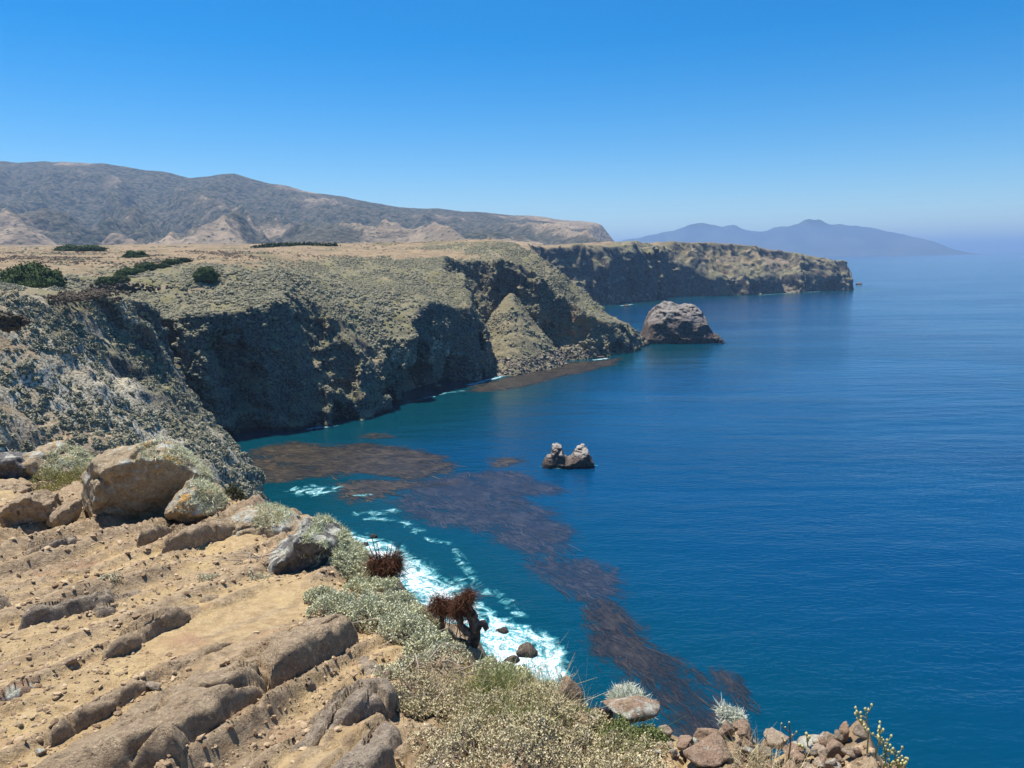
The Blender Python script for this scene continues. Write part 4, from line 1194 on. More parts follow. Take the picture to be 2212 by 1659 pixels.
def slab(outline, hmax, mat, label, seed, edge=0.035, step=0.009, rough=0.036, low=0.08):
    """bedding slab: plan outline on the ground, low on its upslope side, steep on the other"""
    W = np.array([fgp(a, b)[:2] for a, b in outline])
    lo, hi = W.min(0) - 0.06, W.max(0) + 0.06
    xs = np.arange(lo[0], hi[0], step); ys = np.arange(lo[1], hi[1], step)
    X, Y = np.meshgrid(xs, ys, indexing='ij')
    wob = 0.03 * fbm(X, Y, 0 * X, 0.2, 3, off=seed)
    sd = poly_sd(X, Y, W) + wob
    c = X * SC_[0] + Y * SC_[1]; cw = W @ SC_
    q = np.clip((c - cw.min()) / (cw.max() - cw.min()), 0, 1)
    top = 1.22 * hmax * (low + (1 - low) * q)
    uu = X * SD_[0] + Y * SD_[1]
    n = fbm(X, Y, 0 * X, 0.35, 5, 0.6, off=seed + 2); r = fbm(uu * 0.45, c, 0 * X, 0.16, 4, 0.6, off=seed + 5, ridged=True)
    st_ = (c + 0.04 * n) / 0.11 + seed; st_ = (st_ - np.floor(st_)); n = n + 0.7 * (st_ - 0.5) * sstep(-0.1, 0.2, fbm(X, Y, 0 * X, 0.5, 2, off=seed + 7))
    jt = np.abs(vnoise(uu / 0.45 + seed * 3.1, c / 0.9, 0 * X)); n = n - 1.1 * np.exp(-(jt / 0.022) ** 2)
    h = (top + rough * 1.6 * n) * (1 - np.exp(-np.maximum(sd, 0) / (edge * (0.28 + 2.0 * (1 - q))))) + rough * (0.7 * (r - 0.3) + 0.5 * n) * (sd > -0.02)
    z = ground_z(X, Y, False) * 0 + fplane(X, Y) + 0.10 * fbm(X, Y, 0 * X, 2.6, 3, off=4) + h - 0.02
    z = np.where(sd < 0, z - np.minimum(-sd * 4.0, 0.25), z)
    D = sd.ravel(); f = grid_faces(len(xs), len(ys)); f = f[(D[f] > -0.07).any(1)]
    us = np.zeros(len(D), bool); us[f.ravel()] = True; mp = np.cumsum(us) - 1
    P = np.stack([X.ravel(), Y.ravel(), z.ravel()], 1)[us]
    dust = ((1 - q) ** 1.5 * 0.75 + 0.5 * fbm(X, Y, 0 * X, 0.3, 3, off=seed + 9) + 0.35 * np.exp(-np.maximum(sd, 0) / 0.05) * (1 - q)).ravel()[us]
    # push the faces in and out in three dimensions so that sides are not smooth
    d3 = np.stack([fbm(P[:, 0], P[:, 1], P[:, 2] * 1.5, 0.12, 3, off=seed + k * 3.1) for k in range(3)], 1)
    P = P + d3 * np.array([0.026, 0.026, 0.014])
    c0 = P.mean(0); c0[2] = P[:, 2].min()
    o = mesh_obj('rock_slab', P - c0, mp[f], mat); o.location = c0
    attr(o, 'dust', np.clip(dust, 0, 1))
    tag(o, label, 'rock slab')
    return o


slab([(40, 1690), (115, 1628), (250, 1548), (400, 1468), (520, 1425), (560, 1410), (590, 1470), (575, 1540), (520, 1600), (440, 1660), (400, 1720), (60, 1720)], 0.24, MR_BROWN, 'huge smooth brown slab holding the white feather', 1.0, 0.05)
slab([(545, 1432), (600, 1388), (680, 1352), (740, 1378), (778, 1412), (745, 1442), (660, 1490), (585, 1532)], 0.24, MR_BROWN, 'brown humped slab end pointing at the pale shrub', 2.0, 0.045)
slab([(590, 1545), (610, 1512), (660, 1482), (690, 1490), (690, 1510), (640, 1535), (605, 1560)], 0.13, MR_GREY, 'small grey block in the dark gap between slabs', 3.0, 0.03)
slab([(690, 1482), (745, 1435), (800, 1422), (830, 1458), (845, 1490), (800, 1480), (760, 1465), (715, 1490)], 0.12, MR_GREY, 'narrow curved grey slab beside the humped brown one', 4.0, 0.03)
slab([(560, 1640), (640, 1570), (720, 1510), (780, 1478), (835, 1500), (860, 1540), (850, 1575), (790, 1600), (700, 1625), (610, 1665)], 0.18, MR_GREY, 'large speckled grey slab next to the scrubby grass', 5.0, 0.04)
slab([(640, 1720), (720, 1650), (800, 1605), (850, 1585), (870, 1620), (850, 1690), (800, 1740)], 0.15, MR_GREY, 'grey slab corner with a black crack at its end', 6.0, 0.035)
slab([(865, 1740), (875, 1650), (905, 1600), (950, 1580), (990, 1610), (990, 1660), (980, 1740)], 0.12, MR_GREY, 'rounded grey rock half buried in pale scrub', 7.0, 0.04)
slab([(440, 1740), (500, 1650), (545, 1635), (590, 1660), (600, 1740)], 0.10, MR_BROWN, 'small rounded rock in front of the large speckled slab', 7.5, 0.04)
slab([(210, 1448), (260, 1405), (340, 1358), (420, 1315), (462, 1292), (472, 1312), (420, 1350), (350, 1395), (270, 1440), (225, 1455)], 0.15, MR_BROWN, 'long thin dark slab lying alone in the grit', 8.0, 0.03)
slab([(85, 1622), (200, 1556), (320, 1488), (420, 1432), (500, 1392), (515, 1402), (430, 1448), (330, 1505), (215, 1575), (110, 1632)], 0.13, MR_BROWN, 'narrow ledge running along the huge feather slab', 9.0, 0.03)
slab([(38, 1378), (70, 1335), (130, 1300), (200, 1290), (260, 1300), (250, 1330), (180, 1345), (100, 1365)], 0.15, MR_GREY, 'dark grey ridge of rock crossing the grit at left', 10.0, 0.03)
slab([(292, 1200), (330, 1160), (380, 1128), (420, 1122), (430, 1145), (390, 1170), (330, 1198)], 0.2, MR_BROWN, 'reddish dark block below the small leaning boulder', 11.0, 0.03)
slab([(345, 1215), (400, 1178), (470, 1138), (540, 1110), (565, 1140), (520, 1175), (440, 1198)], 0.22, MR_BROWN, 'sloping brown block under the orange outcrop', 12.0, 0.04)
slab([(40, 1190), (70, 1160), (130, 1165), (175, 1178), (170, 1200), (100, 1212)], 0.14, MR_GREY, 'low dark ridge of rock above the bare grit', 13.0, 0.03)
slab([(-40, 1530), (20, 1498), (100, 1476), (112, 1486), (60, 1515), (-20, 1545)], 0.07, MR_PINK, 'thin pale shard of rock at the left of the grit', 14.0, 0.02)
slab([(-60, 1320), (-20, 1280), (10, 1285), (30, 1310), (10, 1345), (-40, 1360)], 0.14, MR_GREY, 'mossy grey rock half hidden at the left', 15.0, 0.03)
slab([(180, 1345), (240, 1300), (300, 1270), (330, 1285), (300, 1320), (220, 1360)], 0.07, MR_GREY, 'flat grey outcrop beside the dark ridge', 16.0, 0.03)
print('slabs', time.time() - T0)

# loose stones on the cliff edge, each its own thing
STONES = [  # x, y of the base, width, height, material, lichen cap
    (1238, 1548, 56, 60, MR_PINK, 0, 'pointed tan stone beside the brown dry bush'), (1345, 1580, 130, 46, MR_PINK, 0, 'broad flat pink stone under the white lichen mound'),
    (1350, 1550, 110, 56, MR_WHITE, 1, 'rock under a big white mound of lichen'), (1262, 1590, 62, 26, MR_PINK, 0, 'rust-red flat stone among green scrub'),
    (1585, 1618, 52, 40, MR_WHITE, 1, 'white-capped stone at the left of the edge wall'), (1628, 1600, 18, 26, MR_WHITE, 0, 'small upright white stone on the edge wall'),
    (1690, 1618, 80, 44, MR_WHITE, 0, 'wide purplish stone with a white lichen top'), (1655, 1612, 40, 36, MR_PINK, 0, 'pink block wedged beside the small upright stone'),
    (1790, 1630, 40, 34, MR_WHITE, 0, 'rounded white-topped stone on the edge wall'), (1822, 1646, 34, 44, MR_PINK, 0, 'tall pointed stone leaning out at the wall end'),
    (1752, 1630, 56, 30, MR_WHITE, 0, 'low white lichened stone on the edge wall'), (1570, 1655, 50, 44, MR_PINK, 0, 'square pink stone under the white-capped one'),
    (1612, 1650, 46, 40, MR_PINK, 0, 'tilted tan stone in the middle of the wall'), (1655, 1650, 40, 32, MR_GREY, 0, 'grey stone in the middle of the wall'),
    (1530, 1640, 54, 36, MR_PINK, 0, 'tan stone left of the edge wall'), (1485, 1650, 50, 30, MR_PINK, 0, 'low tan stone by the red-brown tuft'),
    (1720, 1660, 60, 30, MR_PINK, 0, 'long tan stone low in the wall'), (1800, 1668, 50, 34, MR_PINK, 0, 'tan stone at the low end of the wall'),
    (1442, 1622, 40, 24, MR_GREY, 0, 'grey stone behind the scrub corner'), (1422, 1662, 26, 18, MR_WHITE, 0, 'bright white stone among the rubble'),
    (1545, 1690, 120, 40, MR_PINK, 0, 'long pale ledge stone in front of the wall'), (1855, 1660, 30, 26, MR_GREY, 0, 'last small grey stone of the wall'),
    (330, 1512, 34, 16, MR_WHITE, 0, 'white stone in the gap above the huge slab'), (85, 1652, 26, 16, MR_WHITE, 0, 'white pebble at the foot of the narrow ledge'),
    (150, 1466, 30, 12, MR_PINK, 0, 'pale chip on the bare grit'), (455, 1318, 0, 0, None, 0, ''), (395, 1332, 26, 10, MR_WHITE, 0, 'pale chip beside the long thin slab'),
    (300, 1196, 40, 14, MR_PINK, 0, 'pale stone under the reddish dark block'), (1085, 1390, 0, 0, None, 0, ''), (985, 1475, 30, 14, MR_PINK, 0, 'pink stone at the grass edge')]
_rs = np.random.default_rng(77)
for _ in range(46):
    X = 1440 + 420 * _rs.random(); Y = 1632 + 60 * _rs.random() ** 0.7 + max(0, (1560 - X) * 0.1); w = 14 + 26 * _rs.random() ** 1.5
    STONES.append((X, Y, w, w * (0.55 + 0.4 * _rs.random()), [MR_PINK, MR_PINK, MR_GREY, MR_WHITE][_rs.integers(0, 4)], 0, 'small tan rubble stone packed in the edge wall'))
for k, (X, Y, w, h, mt, cap, lab) in enumerate(STONES):
    if not w: continue
    q = fgp(X, Y); px = KD / FPX * np.linalg.norm(q - EYE); z = gz1(q[0], q[1])
    z = max(z, q[2] - (0.02 if cap else 0.12))
    v, f = lump((0.56 * w * px, 0.5 * w * px, 0.62 * h * px), 4 if w > 42 else 3, 0.30, k * 1.31 + 0.7, 1.0)
    o = mesh_obj('stone', v, f, mt); o.location = (q[0], q[1] + 0.2 * w * px, z + 0.40 * h * px); o.rotation_euler = (0, 0, k * 0.7)
    attr(o, 'dust', 0.35 * np.ones(len(v)))
    tag(o, lab, 'stone', 'loose stones on the clifftop')
    if cap:
        lichen_on(o, lambda P, N: N[:, 2] > 0.05, 5200 if w > 100 else 2000, 0.034, 0.0035, M_WHITE_L, 40 + k)

# grit and pebbles
ai = rng.random(30000); rr = np.exp(np.log(2.0) + (np.log(10.5) - np.log(2.0)) * rng.random(30000) ** 0.9); aa = np.radians(-46 + 78 * ai)
gxp, gyp = np.sin(aa) * rr, np.cos(aa) * rr
e = poly_sd(gxp, gyp, EDGE); keep = (e > 0.02) & (fbm(gxp, gyp, 0 * gxp, 0.8, 3, off=51) + 0.25 * rng.random(30000) > -0.02)
gxp, gyp = gxp[keep], gyp[keep]
gzp = ground_z(gxp, gyp)
t = NT('grit')
oi = t.n('ObjectInfo').outputs['Random']
cgr = t.mix(oi, (0.20, 0.13, 0.075), (0.48, 0.36, 0.22))
scatter('grit', np.stack([gxp, gyp, gzp + 0.002], 1), (0.003 + 0.016 * rng.random(len(gxp)) ** 3.0) * (0.6 + 0.12 * np.hypot(gxp, gyp)), t.done(cgr, 0.9), 'loose tan grit and rock chips strewn over the ground', 1, 0.45, 0.6, tilt=0.8)
print('stones', time.time() - T0)

# ------------------------------------------------------------------ foreground plants
LEAF_V = np.array([(0, 0, 0), (0.5, 0.22, 0.08), (0.5, -0.22, 0.08), (1, 0, 0.05)], np.float32)
LEAF_F = np.array([(0, 2, 1), (1, 2, 3)], np.int32)


def leaves_mesh(name, pos, dirs, size, mat, rg, parent=None, fat=1.0):
    n = len(pos)
    d = dirs / (np.linalg.norm(dirs, axis=1, keepdims=True) + 1e-9)
    s = np.cross(d, rg.normal(size=(n, 3))); s /= np.linalg.norm(s, axis=1, keepdims=True) + 1e-9
    u = np.cross(s, d)
    L = LEAF_V
    V = pos[:, None] + size[:, None, None] * (d[:, None] * L[None, :, 0, None] + fat * (s[:, None] * L[None, :, 1, None] + u[:, None] * L[None, :, 2, None]))
    F_ = (np.arange(n)[:, None, None] * 4 + LEAF_F[None]).reshape(-1, 3)
    o = mesh_obj(name, V.reshape(-1, 3), F_, mat, parent, True)
    attr(o, 'tint', np.repeat(rg.random(n), 4))
    return o


def tube(pts, r0, r1, seg=6):
    pts = np.asarray(pts, float); n = len(pts); V = []; F_ = []
    for i in range(n):
        d = pts[min(i + 1, n - 1)] - pts[max(i - 1, 0)]; d /= np.linalg.norm(d) + 1e-9
        a = np.cross(d, (0.3, 0.2, 0.93)); a /= np.linalg.norm(a) + 1e-9; b = np.cross(d, a)
        r = r0 + (r1 - r0) * i / (n - 1)
        for k in range(seg):
            th_ = 2 * math.pi * k / seg
            V.append(pts[i] + r * (a * math.cos(th_) + b * math.sin(th_)))
    for i in range(n - 1):
        for k in range(seg):
            F_.append((i * seg + k, i * seg + (k + 1) % seg, (i + 1) * seg + (k + 1) % seg, (i + 1) * seg + k))
    return np.array(V), np.array(F_)


def tubes(name, lst, mat, parent=None):
    Vs, Fs, o_ = [], [], 0
    for (pts, r0, r1) in lst:
        V, F_ = tube(pts, r0, r1, 5); Vs.append(V); Fs.append(F_ + o_); o_ += len(V)
    return mesh_obj(name, np.concatenate(Vs), np.concatenate(Fs), mat, parent)


M_PALE = mat_tint('leaf_pale', (0.42, 0.43, 0.26), (0.62, 0.61, 0.42), (0.72, 0.70, 0.53))
M_TANG = mat_tint('leaf_tan', (0.42, 0.36, 0.20), (0.58, 0.50, 0.31), (0.66, 0.58, 0.40))
M_GRN = mat_tint('leaf_green', (0.11, 0.15, 0.045), (0.27, 0.30, 0.11), (0.40, 0.40, 0.20))
M_DGRN = mat_tint('leaf_dark', (0.05, 0.055, 0.028), (0.15, 0.155, 0.085), (0.30, 0.30, 0.2))
M_YGRN = mat_tint('leaf_yellow', (0.20, 0.20, 0.055), (0.40, 0.37, 0.14), (0.5, 0.45, 0.22))
M_DEAD = mat_tint('leaf_dead', (0.06, 0.026, 0.015), (0.21, 0.085, 0.042), (0.28, 0.15, 0.085))
M_TWIG = NT('twig'); M_TWIG = M_TWIG.done(M_TWIG.mix(M_TWIG.noise(30, 3), (0.22, 0.16, 0.11), (0.48, 0.40, 0.31)), 0.9)
M_TRUNK = NT('dead_trunk'); M_TRUNK = M_TRUNK.done(M_TRUNK.mix(M_TRUNK.ramp(M_TRUNK.noise(22, 5), 0.35, 0.7), (0.045, 0.032, 0.024), (0.24, 0.19, 0.15)), 0.95, M_TRUNK.bump(M_TRUNK.noise(40, 4), 0.03, 1.0))


def shrub(X, Y, w, h, mat, label, n=520, leaf=0.011, per=13, group=None, seed=0, name='shrub', depth=0.8, twigs=14, lift=0.0):
    """low mound: twigs from a root, tipped with clusters of short fleshy leaves"""
    rg = np.random.default_rng(1000 + seed)
    q = fgp(X, Y); px = KD / FPX * np.linalg.norm(q - EYE)
    rx = 0.5 * w * px; ry = rx * depth; rz = h * px
    root = bpy.data.objects.new(name, None); sc.collection.objects.link(root); root.empty_display_size = 0.05
    cx, cy = q[0], q[1] + 0.3 * ry
    root.location = (cx, cy, 0)
    tag(root, label, name.split('_')[-1], group)
    th_ = rg.random(n) * 2 * math.pi; rr_ = np.sqrt(rg.random(n)); el = np.sqrt(np.maximum(0, 1 - rr_ ** 2 * 0.95))
    lump_ = 0.72 + 0.55 * fbm(rr_ * np.cos(th_) * 2, rr_ * np.sin(th_) * 2, 0 * th_, 0.7, 3, off=seed + 0.5)
    tx = rx * rr_ * np.cos(th_); ty = ry * rr_ * np.sin(th_)
    gzv = np.array(ground_z(cx + tx, cy + ty, False))
    z0 = gz1(cx, cy)
    gzv = np.clip(gzv, z0 - 0.25, z0 + 0.12)
    tz = gzv + lift + rz * el * lump_ * (0.35 + 0.65 * rg.random(n) ** 0.5)
    tip = np.stack([tx, ty, tz], 1)
    out = np.stack([tx / rx, ty / ry, 0.5 + el], 1) + 0.5 * rg.normal(size=(n, 3)); out /= np.linalg.norm(out, axis=1, keepdims=True)
    k = np.arange(per)
    tl = leaf * per * 0.30
    base = tip[:, None] - out[:, None] * (tl * (1 - k / per))[None, :, None]
    dirs = out[:, None] * 0.8 + rg.normal(size=(n, per, 3)) * 0.75
    sz = leaf * (0.6 + 0.8 * rg.random((n, per)))
    leaves_mesh('foliage', base.reshape(-1, 3), dirs.reshape(-1, 3), sz.ravel(), mat, rg, root, 1.4)['kind'] = 'stuff'
    st = []
    for i in rg.choice(n, min(n, twigs * 5), replace=False):
        p0 = np.array([tx[i] * 0.35, ty[i] * 0.35, min(gzv[i], z0) - 0.01]); p1 = tip[i] - out[i] * leaf
        mid_ = (p0 + p1) / 2 + rg.normal(size=3) * 0.02 * min(1, rx * 4)
        st.append(([p0, mid_, p1], 0.0028, 0.0012))
    tubes('stems', st, M_TWIG, root)
    return root


G_P = 'pale shrubs along the cliff edge'
LP_ = 'pale grey-green fleshy shrub on the slope below the crag'
k = 0
for (X, Y, w, h) in ((735, 1345, 150, 62), (815, 1360, 150, 60), (885, 1395, 140, 66), (925, 1425, 110, 60), (700, 1310, 90, 36), (850, 1320, 150, 40)):
    shrub(X, Y, w, h, M_PALE, LP_, 720, 0.012, 12, G_P, k); k += 1
for (X, Y, w, h) in ((800, 1280, 120, 36), (875, 1310, 120, 36), (935, 1345, 110, 44), (760, 1250, 110, 34), (1060, 1470, 80, 40), (1105, 1490, 90, 44), (975, 1400, 80, 36), (1180, 1530, 90, 40)):
    shrub(X, Y, w, h, M_LICHEN, 'yellowish pale shrub on the cliff brink beside the dead red bushes', 620, 0.012, 12, 'yellowish shrubs on the brink', k); k += 1
for (X, Y, w, h) in ((870, 1480, 130, 36), (960, 1460, 120, 30)):
    shrub(X, Y, w, h, M_PALE, 'sparse thin pale shrub with bare twigs above the grass', 260, 0.011, 9, 'sparse pale shrubs', k, twigs=24); k += 1
LT = 'tan-tipped dry mat of scrub filling the ground beside the grey slabs'
for (X, Y, w, h) in ((960, 1545, 210, 40), (1060, 1580, 220, 46), (1150, 1560, 210, 52), (1230, 1600, 200, 50), (1010, 1640, 230, 50), (1120, 1650, 230, 56), (1240, 1665, 240, 56), (1350, 1650, 180, 40),
                     (1030, 1700, 260, 60), (1170, 1720, 280, 60), (1330, 1715, 240, 50), (900, 1560, 100, 26)):
    shrub(X, Y, w, h, M_TANG, LT, 560, 0.0098, 11, 'mats of dry tan scrub', k, depth=0.7, twigs=20); k += 1
for (X, Y, w, h) in ((1340, 1618, 110, 40), (1400, 1622, 90, 40), (1260, 1570, 60, 26)):
    shrub(X, Y, w, h, M_GRN, 'thin green shrub at the edge beside the pink stones', 420, 0.009, 10, 'green shrubs at the edge', k); k += 1
shrub(135, 1072, 120, 52, M_YGRN, 'yellow-green herb cushion growing beside the largest boulder', 900, 0.013, 10, None, k, 'herb'); k += 1
shrub(508, 1092, 60, 38, M_DGRN, 'dark leafy bush tucked at the right of the boulders', 420, 0.016, 10, None, k); k += 1
for (X, Y, w, h) in ((240, 1290, 50, 10), (560, 1262, 60, 14), (450, 1270, 50, 8)):
    shrub(X, Y, w, h, M_PALE, 'tiny dry tuft on the bare grit', 60, 0.010, 8, 'dry tufts on the grit', k, 'tuft'); k += 1
print('shrubs', time.time() - T0)


def grass(X, Y, w, h, n, mat, label, seed, group=None, lean=(0.1, 0, 1)):
    rg = np.random.default_rng(seed)
    q = fgp(X, Y); px = KD / FPX * np.linalg.norm(q - EYE); rx = 0.5 * w * px
    p = rg.normal(size=(n, 2)) * rx * 0.5
    z = np.clip(ground_z(q[0] + p[:, 0], q[1] + p[:, 1], False), gz1(q[0], q[1]) - 0.12, 1e9)
    o = blades('grass', np.stack([p[:, 0], p[:, 1], z], 1), np.tile(np.array(lean, float), (n, 1)), h * px, 0.0016, mat, rg, None, 1.0, 0.42)
    o.name = 'grass_tuft'; o.location = (q[0], q[1], 0)
    tag(o, label, 'grass', group)
    return o


M_GRASS = mat_tint('grass_green', (0.16, 0.20, 0.055), (0.36, 0.36, 0.14), (0.55, 0.48, 0.28))
M_STRAW = mat_tint('grass_straw', (0.40, 0.33, 0.17), (0.66, 0.56, 0.36))
grass(1070, 1515, 120, 42, 900, M_GRASS, 'fresh green grass tuft at the cliff edge', 1)
grass(1160, 1520, 110, 46, 420, M_STRAW, 'straw-coloured grass tuft beside the green one', 2)
grass(960, 1510, 130, 34, 380, M_STRAW, 'dry straw grass above the grey slab', 3)
grass(1210, 1570, 120, 44, 300, M_STRAW, 'dry straw grass behind the pointed tan stone', 4)
grass(1100, 1600, 180, 34, 700, M_GRASS, 'thin green grass growing through the tan scrub', 5)
grass(1330, 1640, 130, 40, 260, M_GRASS, 'sparse green blades between the pink stones', 6)
grass(1660, 1690, 170, 30, 700, M_STRAW, 'short straw blades in front of the stone wall', 7)


def dead_plant(X, Y, w, h, label, seed, trunk, heads, n=900):
    """dead giant coreopsis: thick dark stems crowned with hanging rust-red leaves"""
    rg = np.random.default_rng(seed)
    q = fgp(X, Y); px = KD / FPX * np.linalg.norm(q - EYE)
    root = bpy.data.objects.new('dead_coreopsis', None); sc.collection.objects.link(root); root.empty_display_size = 0.05
    z = q[2] - 0.15
    root.location = (q[0], q[1], z)
    tag(root, label, 'dead plant')
    for i, (pl, r0, r1) in enumerate(trunk):
        pts = [np.array([(a) * px, b_ * px, c * px + (0.15 if c > 0 else 0)]) for a, b_, c in pl]
        fine = []
        for a_, b_ in zip(pts[:-1], pts[1:]):
            for u_ in np.linspace(0, 1, 5)[:-1]: fine.append(a_ * (1 - u_) + b_ * u_ + rg.normal(size=3) * r0 * px * 0.12)
        fine.append(pts[-1])
        V, F_ = tube(fine, r0 * px, r1 * px, 8)
        V = V + (fbm(V[:, 0], V[:, 1], V[:, 2], 0.03, 3, off=seed)[:, None]) * rg.normal(size=(1, 3)) * 0.0 + rg.normal(size=V.shape) * r1 * px * 0.08
        mesh_obj('trunk' if i == 0 else 'branch', V, F_, M_TRUNK, root)
    for (hx, hy, hz, hw, hh) in heads:
        c = np.array([hx, hy, hz]) * px + np.array([0, 0, 0.15])
        m_ = int(n * 1.7)
        d = rg.normal(size=(m_, 3)); d /= np.linalg.norm(d, axis=1, keepdims=True)
        b_ = c + d * np.array([hw, hw, hh]) * px * 0.5 * (rg.random((m_, 1)) ** 0.4)
        o = blades('dead_leaves', c + (b_ - c) * 0.85, d * 0.35 + np.array([0, 0, -0.75]), hw * px * 0.42, hw * px * 0.011, M_DEAD, rg, root, 1.5, 0.7)
        o['kind'] = 'stuff'
    return root


dead_plant(830, 1262, 80, 100, 'rust-red dead bush with upright bare stems on the brink', 11,
           [([(0, 0, -10), (0, 0, 20), (-4, 0, 45)], 6, 4)] + [([(0, 0, 10), (a * 0.5, b, 50), (a, b, c)], 1.9, 0.6) for a, b, c in ((-32, 0, 95), (-22, 3, 100), (-10, -4, 90), (10, 4, 82), (22, 0, 96), (32, 2, 86), (38, -3, 60), (28, 3, 70), (-36, 0, 70))],
           [(-14, 0, 42, 44, 60), (14, 0, 40, 46, 62), (30, 0, 52, 26, 60)], 700)
dead_plant(955, 1352, 60, 70, 'lower rust-red dead clump left of the thick dead trunk', 12, [([(0, 0, -10), (0, 0, 20)], 6, 4), ([(0, 0, 10), (12, 0, 40)], 4, 3)], [(-8, 0, 46, 40, 50), (16, 0, 40, 36, 44)], 700)
dead_plant(1018, 1430, 80, 140, 'thick twisted dead trunk with a rust-red shaggy head', 13,
           [([(0, 0, -20), (2, 0, 30), (8, 0, 70), (4, 0, 100), (-8, 0, 120)], 15, 9), ([(6, 0, 70), (26, 0, 84), (34, 0, 70)], 8, 5), ([(0, 0, 40), (-28, 0, 50), (-44, 4, 70)], 6, 3), ([(0, 0, 60), (-20, 0, 80), (-22, 0, 104)], 9, 6)],
           [(-4, 0, 140, 30, 40), (-22, 2, 128, 26, 44), (-10, 4, 116, 30, 40), (-28, 4, 104, 20, 34)], 900)
dead_plant(1302, 1562, 56, 40, 'small dark red-brown dry tuft beside the white lichen mound', 14, [([(0, 0, -4), (0, 0, 10)], 3, 2)], [(-8, 0, 14, 30, 40), (10, 0, 14, 30, 36)], 420)
dead_plant(1478, 1632, 50, 30, 'tiny red-brown dry tuft beside the edge wall', 15, [([(0, 0, -4), (0, 0, 8)], 2, 1.5)], [(0, 0, 8, 50, 20)], 260)

# bare twigs
def twig_pile(X, Y, w, n, label, seed, L=0.22, up=0.06):
    rg = np.random.default_rng(seed); q = fgp(X, Y); px = KD / FPX * np.linalg.norm(q - EYE); rx = 0.5 * w * px
    lst = []
    for _ in range(n):
        p = np.array([rg.normal() * rx * 0.6, rg.normal() * rx * 0.35, 0]); p[2] = gz1(q[0] + p[0], q[1] + p[1]) - q[2] + 0.01
        a = rg.random() * 6.28; d = np.array([math.cos(a), math.sin(a) * 0.6, 0]) * L * (0.5 + rg.random())
        m1 = p + d * 0.5 + np.array([rg.normal() * 0.02, rg.normal() * 0.02, up * rg.random()]); e_ = p + d + np.array([0, 0, up * 0.7 * rg.random()])
        lst.append(([p, m1, e_], 0.0045, 0.002))
    o = tubes('dry_twigs', lst, M_TWIG); o.location = q
    tag(o, label, 'twigs', None)


twig_pile(900, 1390, 110, 34, 'pile of bare grey twigs under the pale shrub', 5)
twig_pile(970, 1490, 120, 22, 'few dry twigs lying on the grit above the grass', 6)
twig_pile(560, 1235, 80, 18, 'dead root tangle below the orange outcrop', 7, 0.18)
for (X, Y, h, lab, sd) in ((1085, 1300, 0, '', 0),):
    pass


def sprig(X, Y, h, label, seed, mat, bud=0.007, branches=5, group=None):
    """thin upright stem with short side branches ending in buds"""
    rg = np.random.default_rng(seed); q = fgp(X, Y); px = KD / FPX * np.linalg.norm(q - EYE); H_ = h * px
    root = bpy.data.objects.new('sprig', None); sc.collection.objects.link(root); root.empty_display_size = 0.02
    root.location = (q[0], q[1], gz1(q[0], q[1])); H_ += max(0, q[2] - root.location[2])
    tag(root, label, 'plant', group)
    top = np.array([rg.normal() * 0.1 * H_, 0, H_]); lst = [([(0, 0, -0.02), top * 0.5 + np.array([0.01, 0, 0]), top], 0.004, 0.002)]
    tips = [top]
    for i in range(branches):
        f_ = 0.45 + 0.5 * i / branches; b0 = top * f_; a = rg.choice([-1, 1]); e_ = b0 + np.array([a * H_ * (0.12 + 0.14 * rg.random()), rg.normal() * 0.02, H_ * (0.12 + 0.15 * rg.random())])
        lst.append(([b0, (b0 + e_) / 2 + np.array([a * 0.004, 0, -0.004]), e_], 0.0025, 0.0014)); tips += [e_, (b0 + e_) / 2]
    tubes('stem', lst, mat, root)
    for p in tips:
        v, f = lump((bud, bud, bud * 1.4), 2, 0.2, seed + p[0]); o = mesh_obj('bud', v, f, M_BUD, root); o.location = p


M_STEM = NT('sprig_stem'); M_STEM = M_STEM.done(M_STEM.mix(M_STEM.noise(30, 2), (0.20, 0.21, 0.06), (0.34, 0.31, 0.13)), 0.7)
M_BUD = NT('sprig_bud'); M_BUD = M_BUD.done(M_BUD.mix(M_BUD.noise(60, 2), (0.40, 0.38, 0.13), (0.58, 0.52, 0.26)), 0.7)
M_DSTEM = NT('dry_stem'); M_DSTEM = M_DSTEM.done(M_DSTEM.mix(M_DSTEM.noise(40, 2), (0.10, 0.06, 0.045), (0.2, 0.13, 0.09)), 0.8)
for i, (X, Y, h) in enumerate(((1868, 1690, 80), (1905, 1690, 60), (1935, 1690, 62), (1885, 1700, 50), (1918, 1705, 50), (1955, 1700, 40))):
    sprig(X, Y, h, 'green-yellow budding sprig sticking up past the wall end', 60 + i, M_STEM, 0.006, 6, 'budding sprigs at the wall end')
sprig(1700, 1660, 84, 'single dark dry flower stalk in front of the wall', 70, M_DSTEM, 0.004, 3)
sprig(1738, 1650, 52, 'pale dry stalk with a fluffy top in front of the wall', 71, M_STEM, 0.008, 2)
sprig(1215, 1500, 34, 'bare white twig standing up at the surf edge', 72, M_TWIG, 0.003, 3)
for i, (X, h) in enumerate(((1058, 40), (1074, 46), (1095, 36), (1130, 42), (1150, 30))):
    sprig(X * 0.62 + 300, 1330 + i * 8, h * 1.2, 'leafless thin stem among the shrubs on the brink', 80 + i, M_DSTEM, 0.002, 3, 'leafless stems on the brink')

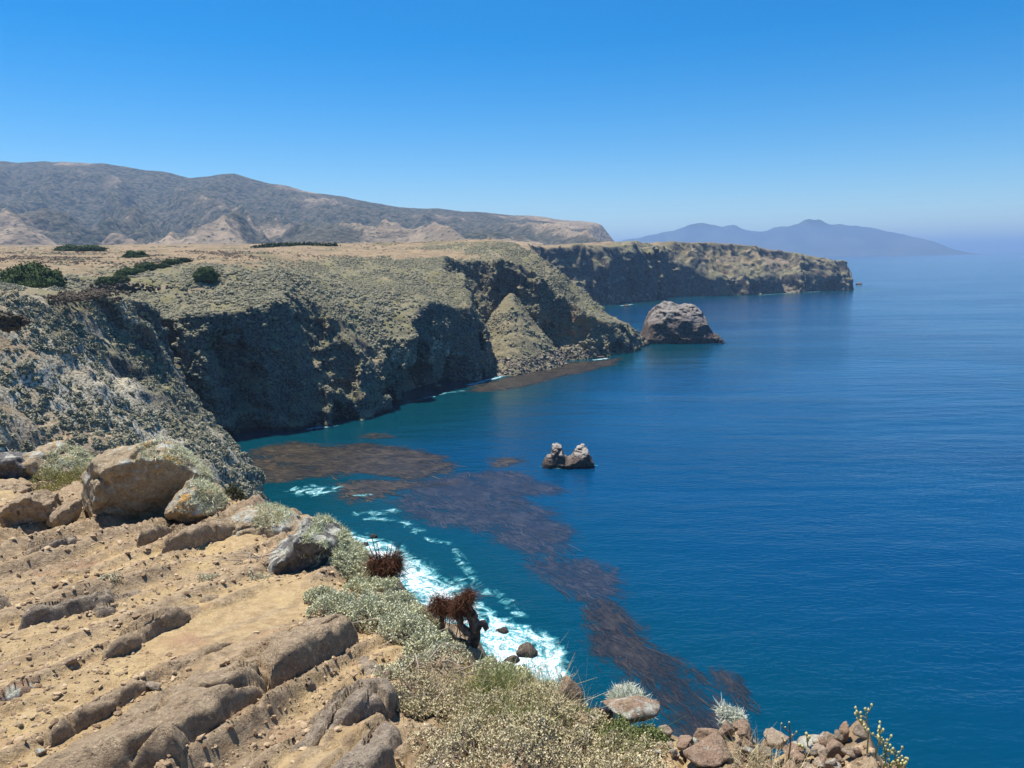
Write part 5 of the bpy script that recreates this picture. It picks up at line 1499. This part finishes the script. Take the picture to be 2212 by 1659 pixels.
# feather
def feather(X, Y):
    q = fgp(X, Y); z = gz1(q[0], q[1])
    root = bpy.data.objects.new('feather', None); sc.collection.objects.link(root); root.empty_display_size = 0.02
    root.location = (q[0], q[1], q[2] + 0.17); root.rotation_euler = (math.radians(52), 0, math.radians(6))
    tag(root, 'small white feather stuck upright on the huge brown slab', 'feather')
    mt = NT('feather_white'); mt = mt.done(mt.mix(mt.noise(120, 3), (0.36, 0.35, 0.33), (0.74, 0.73, 0.70)), 0.8)
    sp_ = [(0.004 * math.sin(i * 0.5), -0.07 + 0.014 * i, 0.002 * i % 0.006) for i in range(11)]
    tubes('shaft', [(sp_, 0.0012, 0.0006)], mt, root)
    for s_ in (-1, 1):
        V = []; F_ = []
        for i in range(12):
            y = -0.03 + 0.085 * i / 11; w = 0.010 * math.sin(math.pi * min(1, (i + 0.6) / 12)) ** 0.7
            V += [(0.0005 * s_, y, 0.001), (s_ * w * 0.6, y + 0.008, 0.004), (s_ * w, y + 0.012, 0.002 + 0.003 * (i % 2))]
        for i in range(11):
            for j in range(2): F_.append((i * 3 + j, i * 3 + j + 1, i * 3 + j + 4, i * 3 + j + 3))
        mesh_obj('vane', V, F_, mt, root)


feather(424, 1605)
print('plants', time.time() - T0)

# ------------------------------------------------------------------ haze
def add_haze():
    b = 100000.0
    z0, z1 = -14.0, 640.0
    v = [(x, y, z) for x in (-b, b) for y in (-b, b) for z in (z0, z1)]
    fs = [(0, 1, 3, 2), (4, 6, 7, 5), (0, 4, 5, 1), (2, 3, 7, 6), (0, 2, 6, 4), (1, 5, 7, 3)]
    o = mesh_obj('haze', v, fs, None, None, False)
    mt = bpy.data.materials.new('haze_air'); mt.use_nodes = True
    nt = mt.node_tree
    nt.nodes.remove(nt.nodes['Principled BSDF'])
    pv = nt.nodes.new('ShaderNodeVolumePrincipled')
    pv.inputs['Color'].default_value = (0.40, 0.64, 1.0, 1)
    pv.inputs['Density'].default_value = 7.5e-5
    pv.inputs['Anisotropy'].default_value = 0.2
    nt.links.new(pv.outputs[0], nt.nodes['Material Output'].inputs['Volume'])
    o.data.materials.append(mt)
    tag(o, 'thin blue sea haze lying over the whole coast', kind='stuff')


add_haze()
print('done', time.time() - T0)
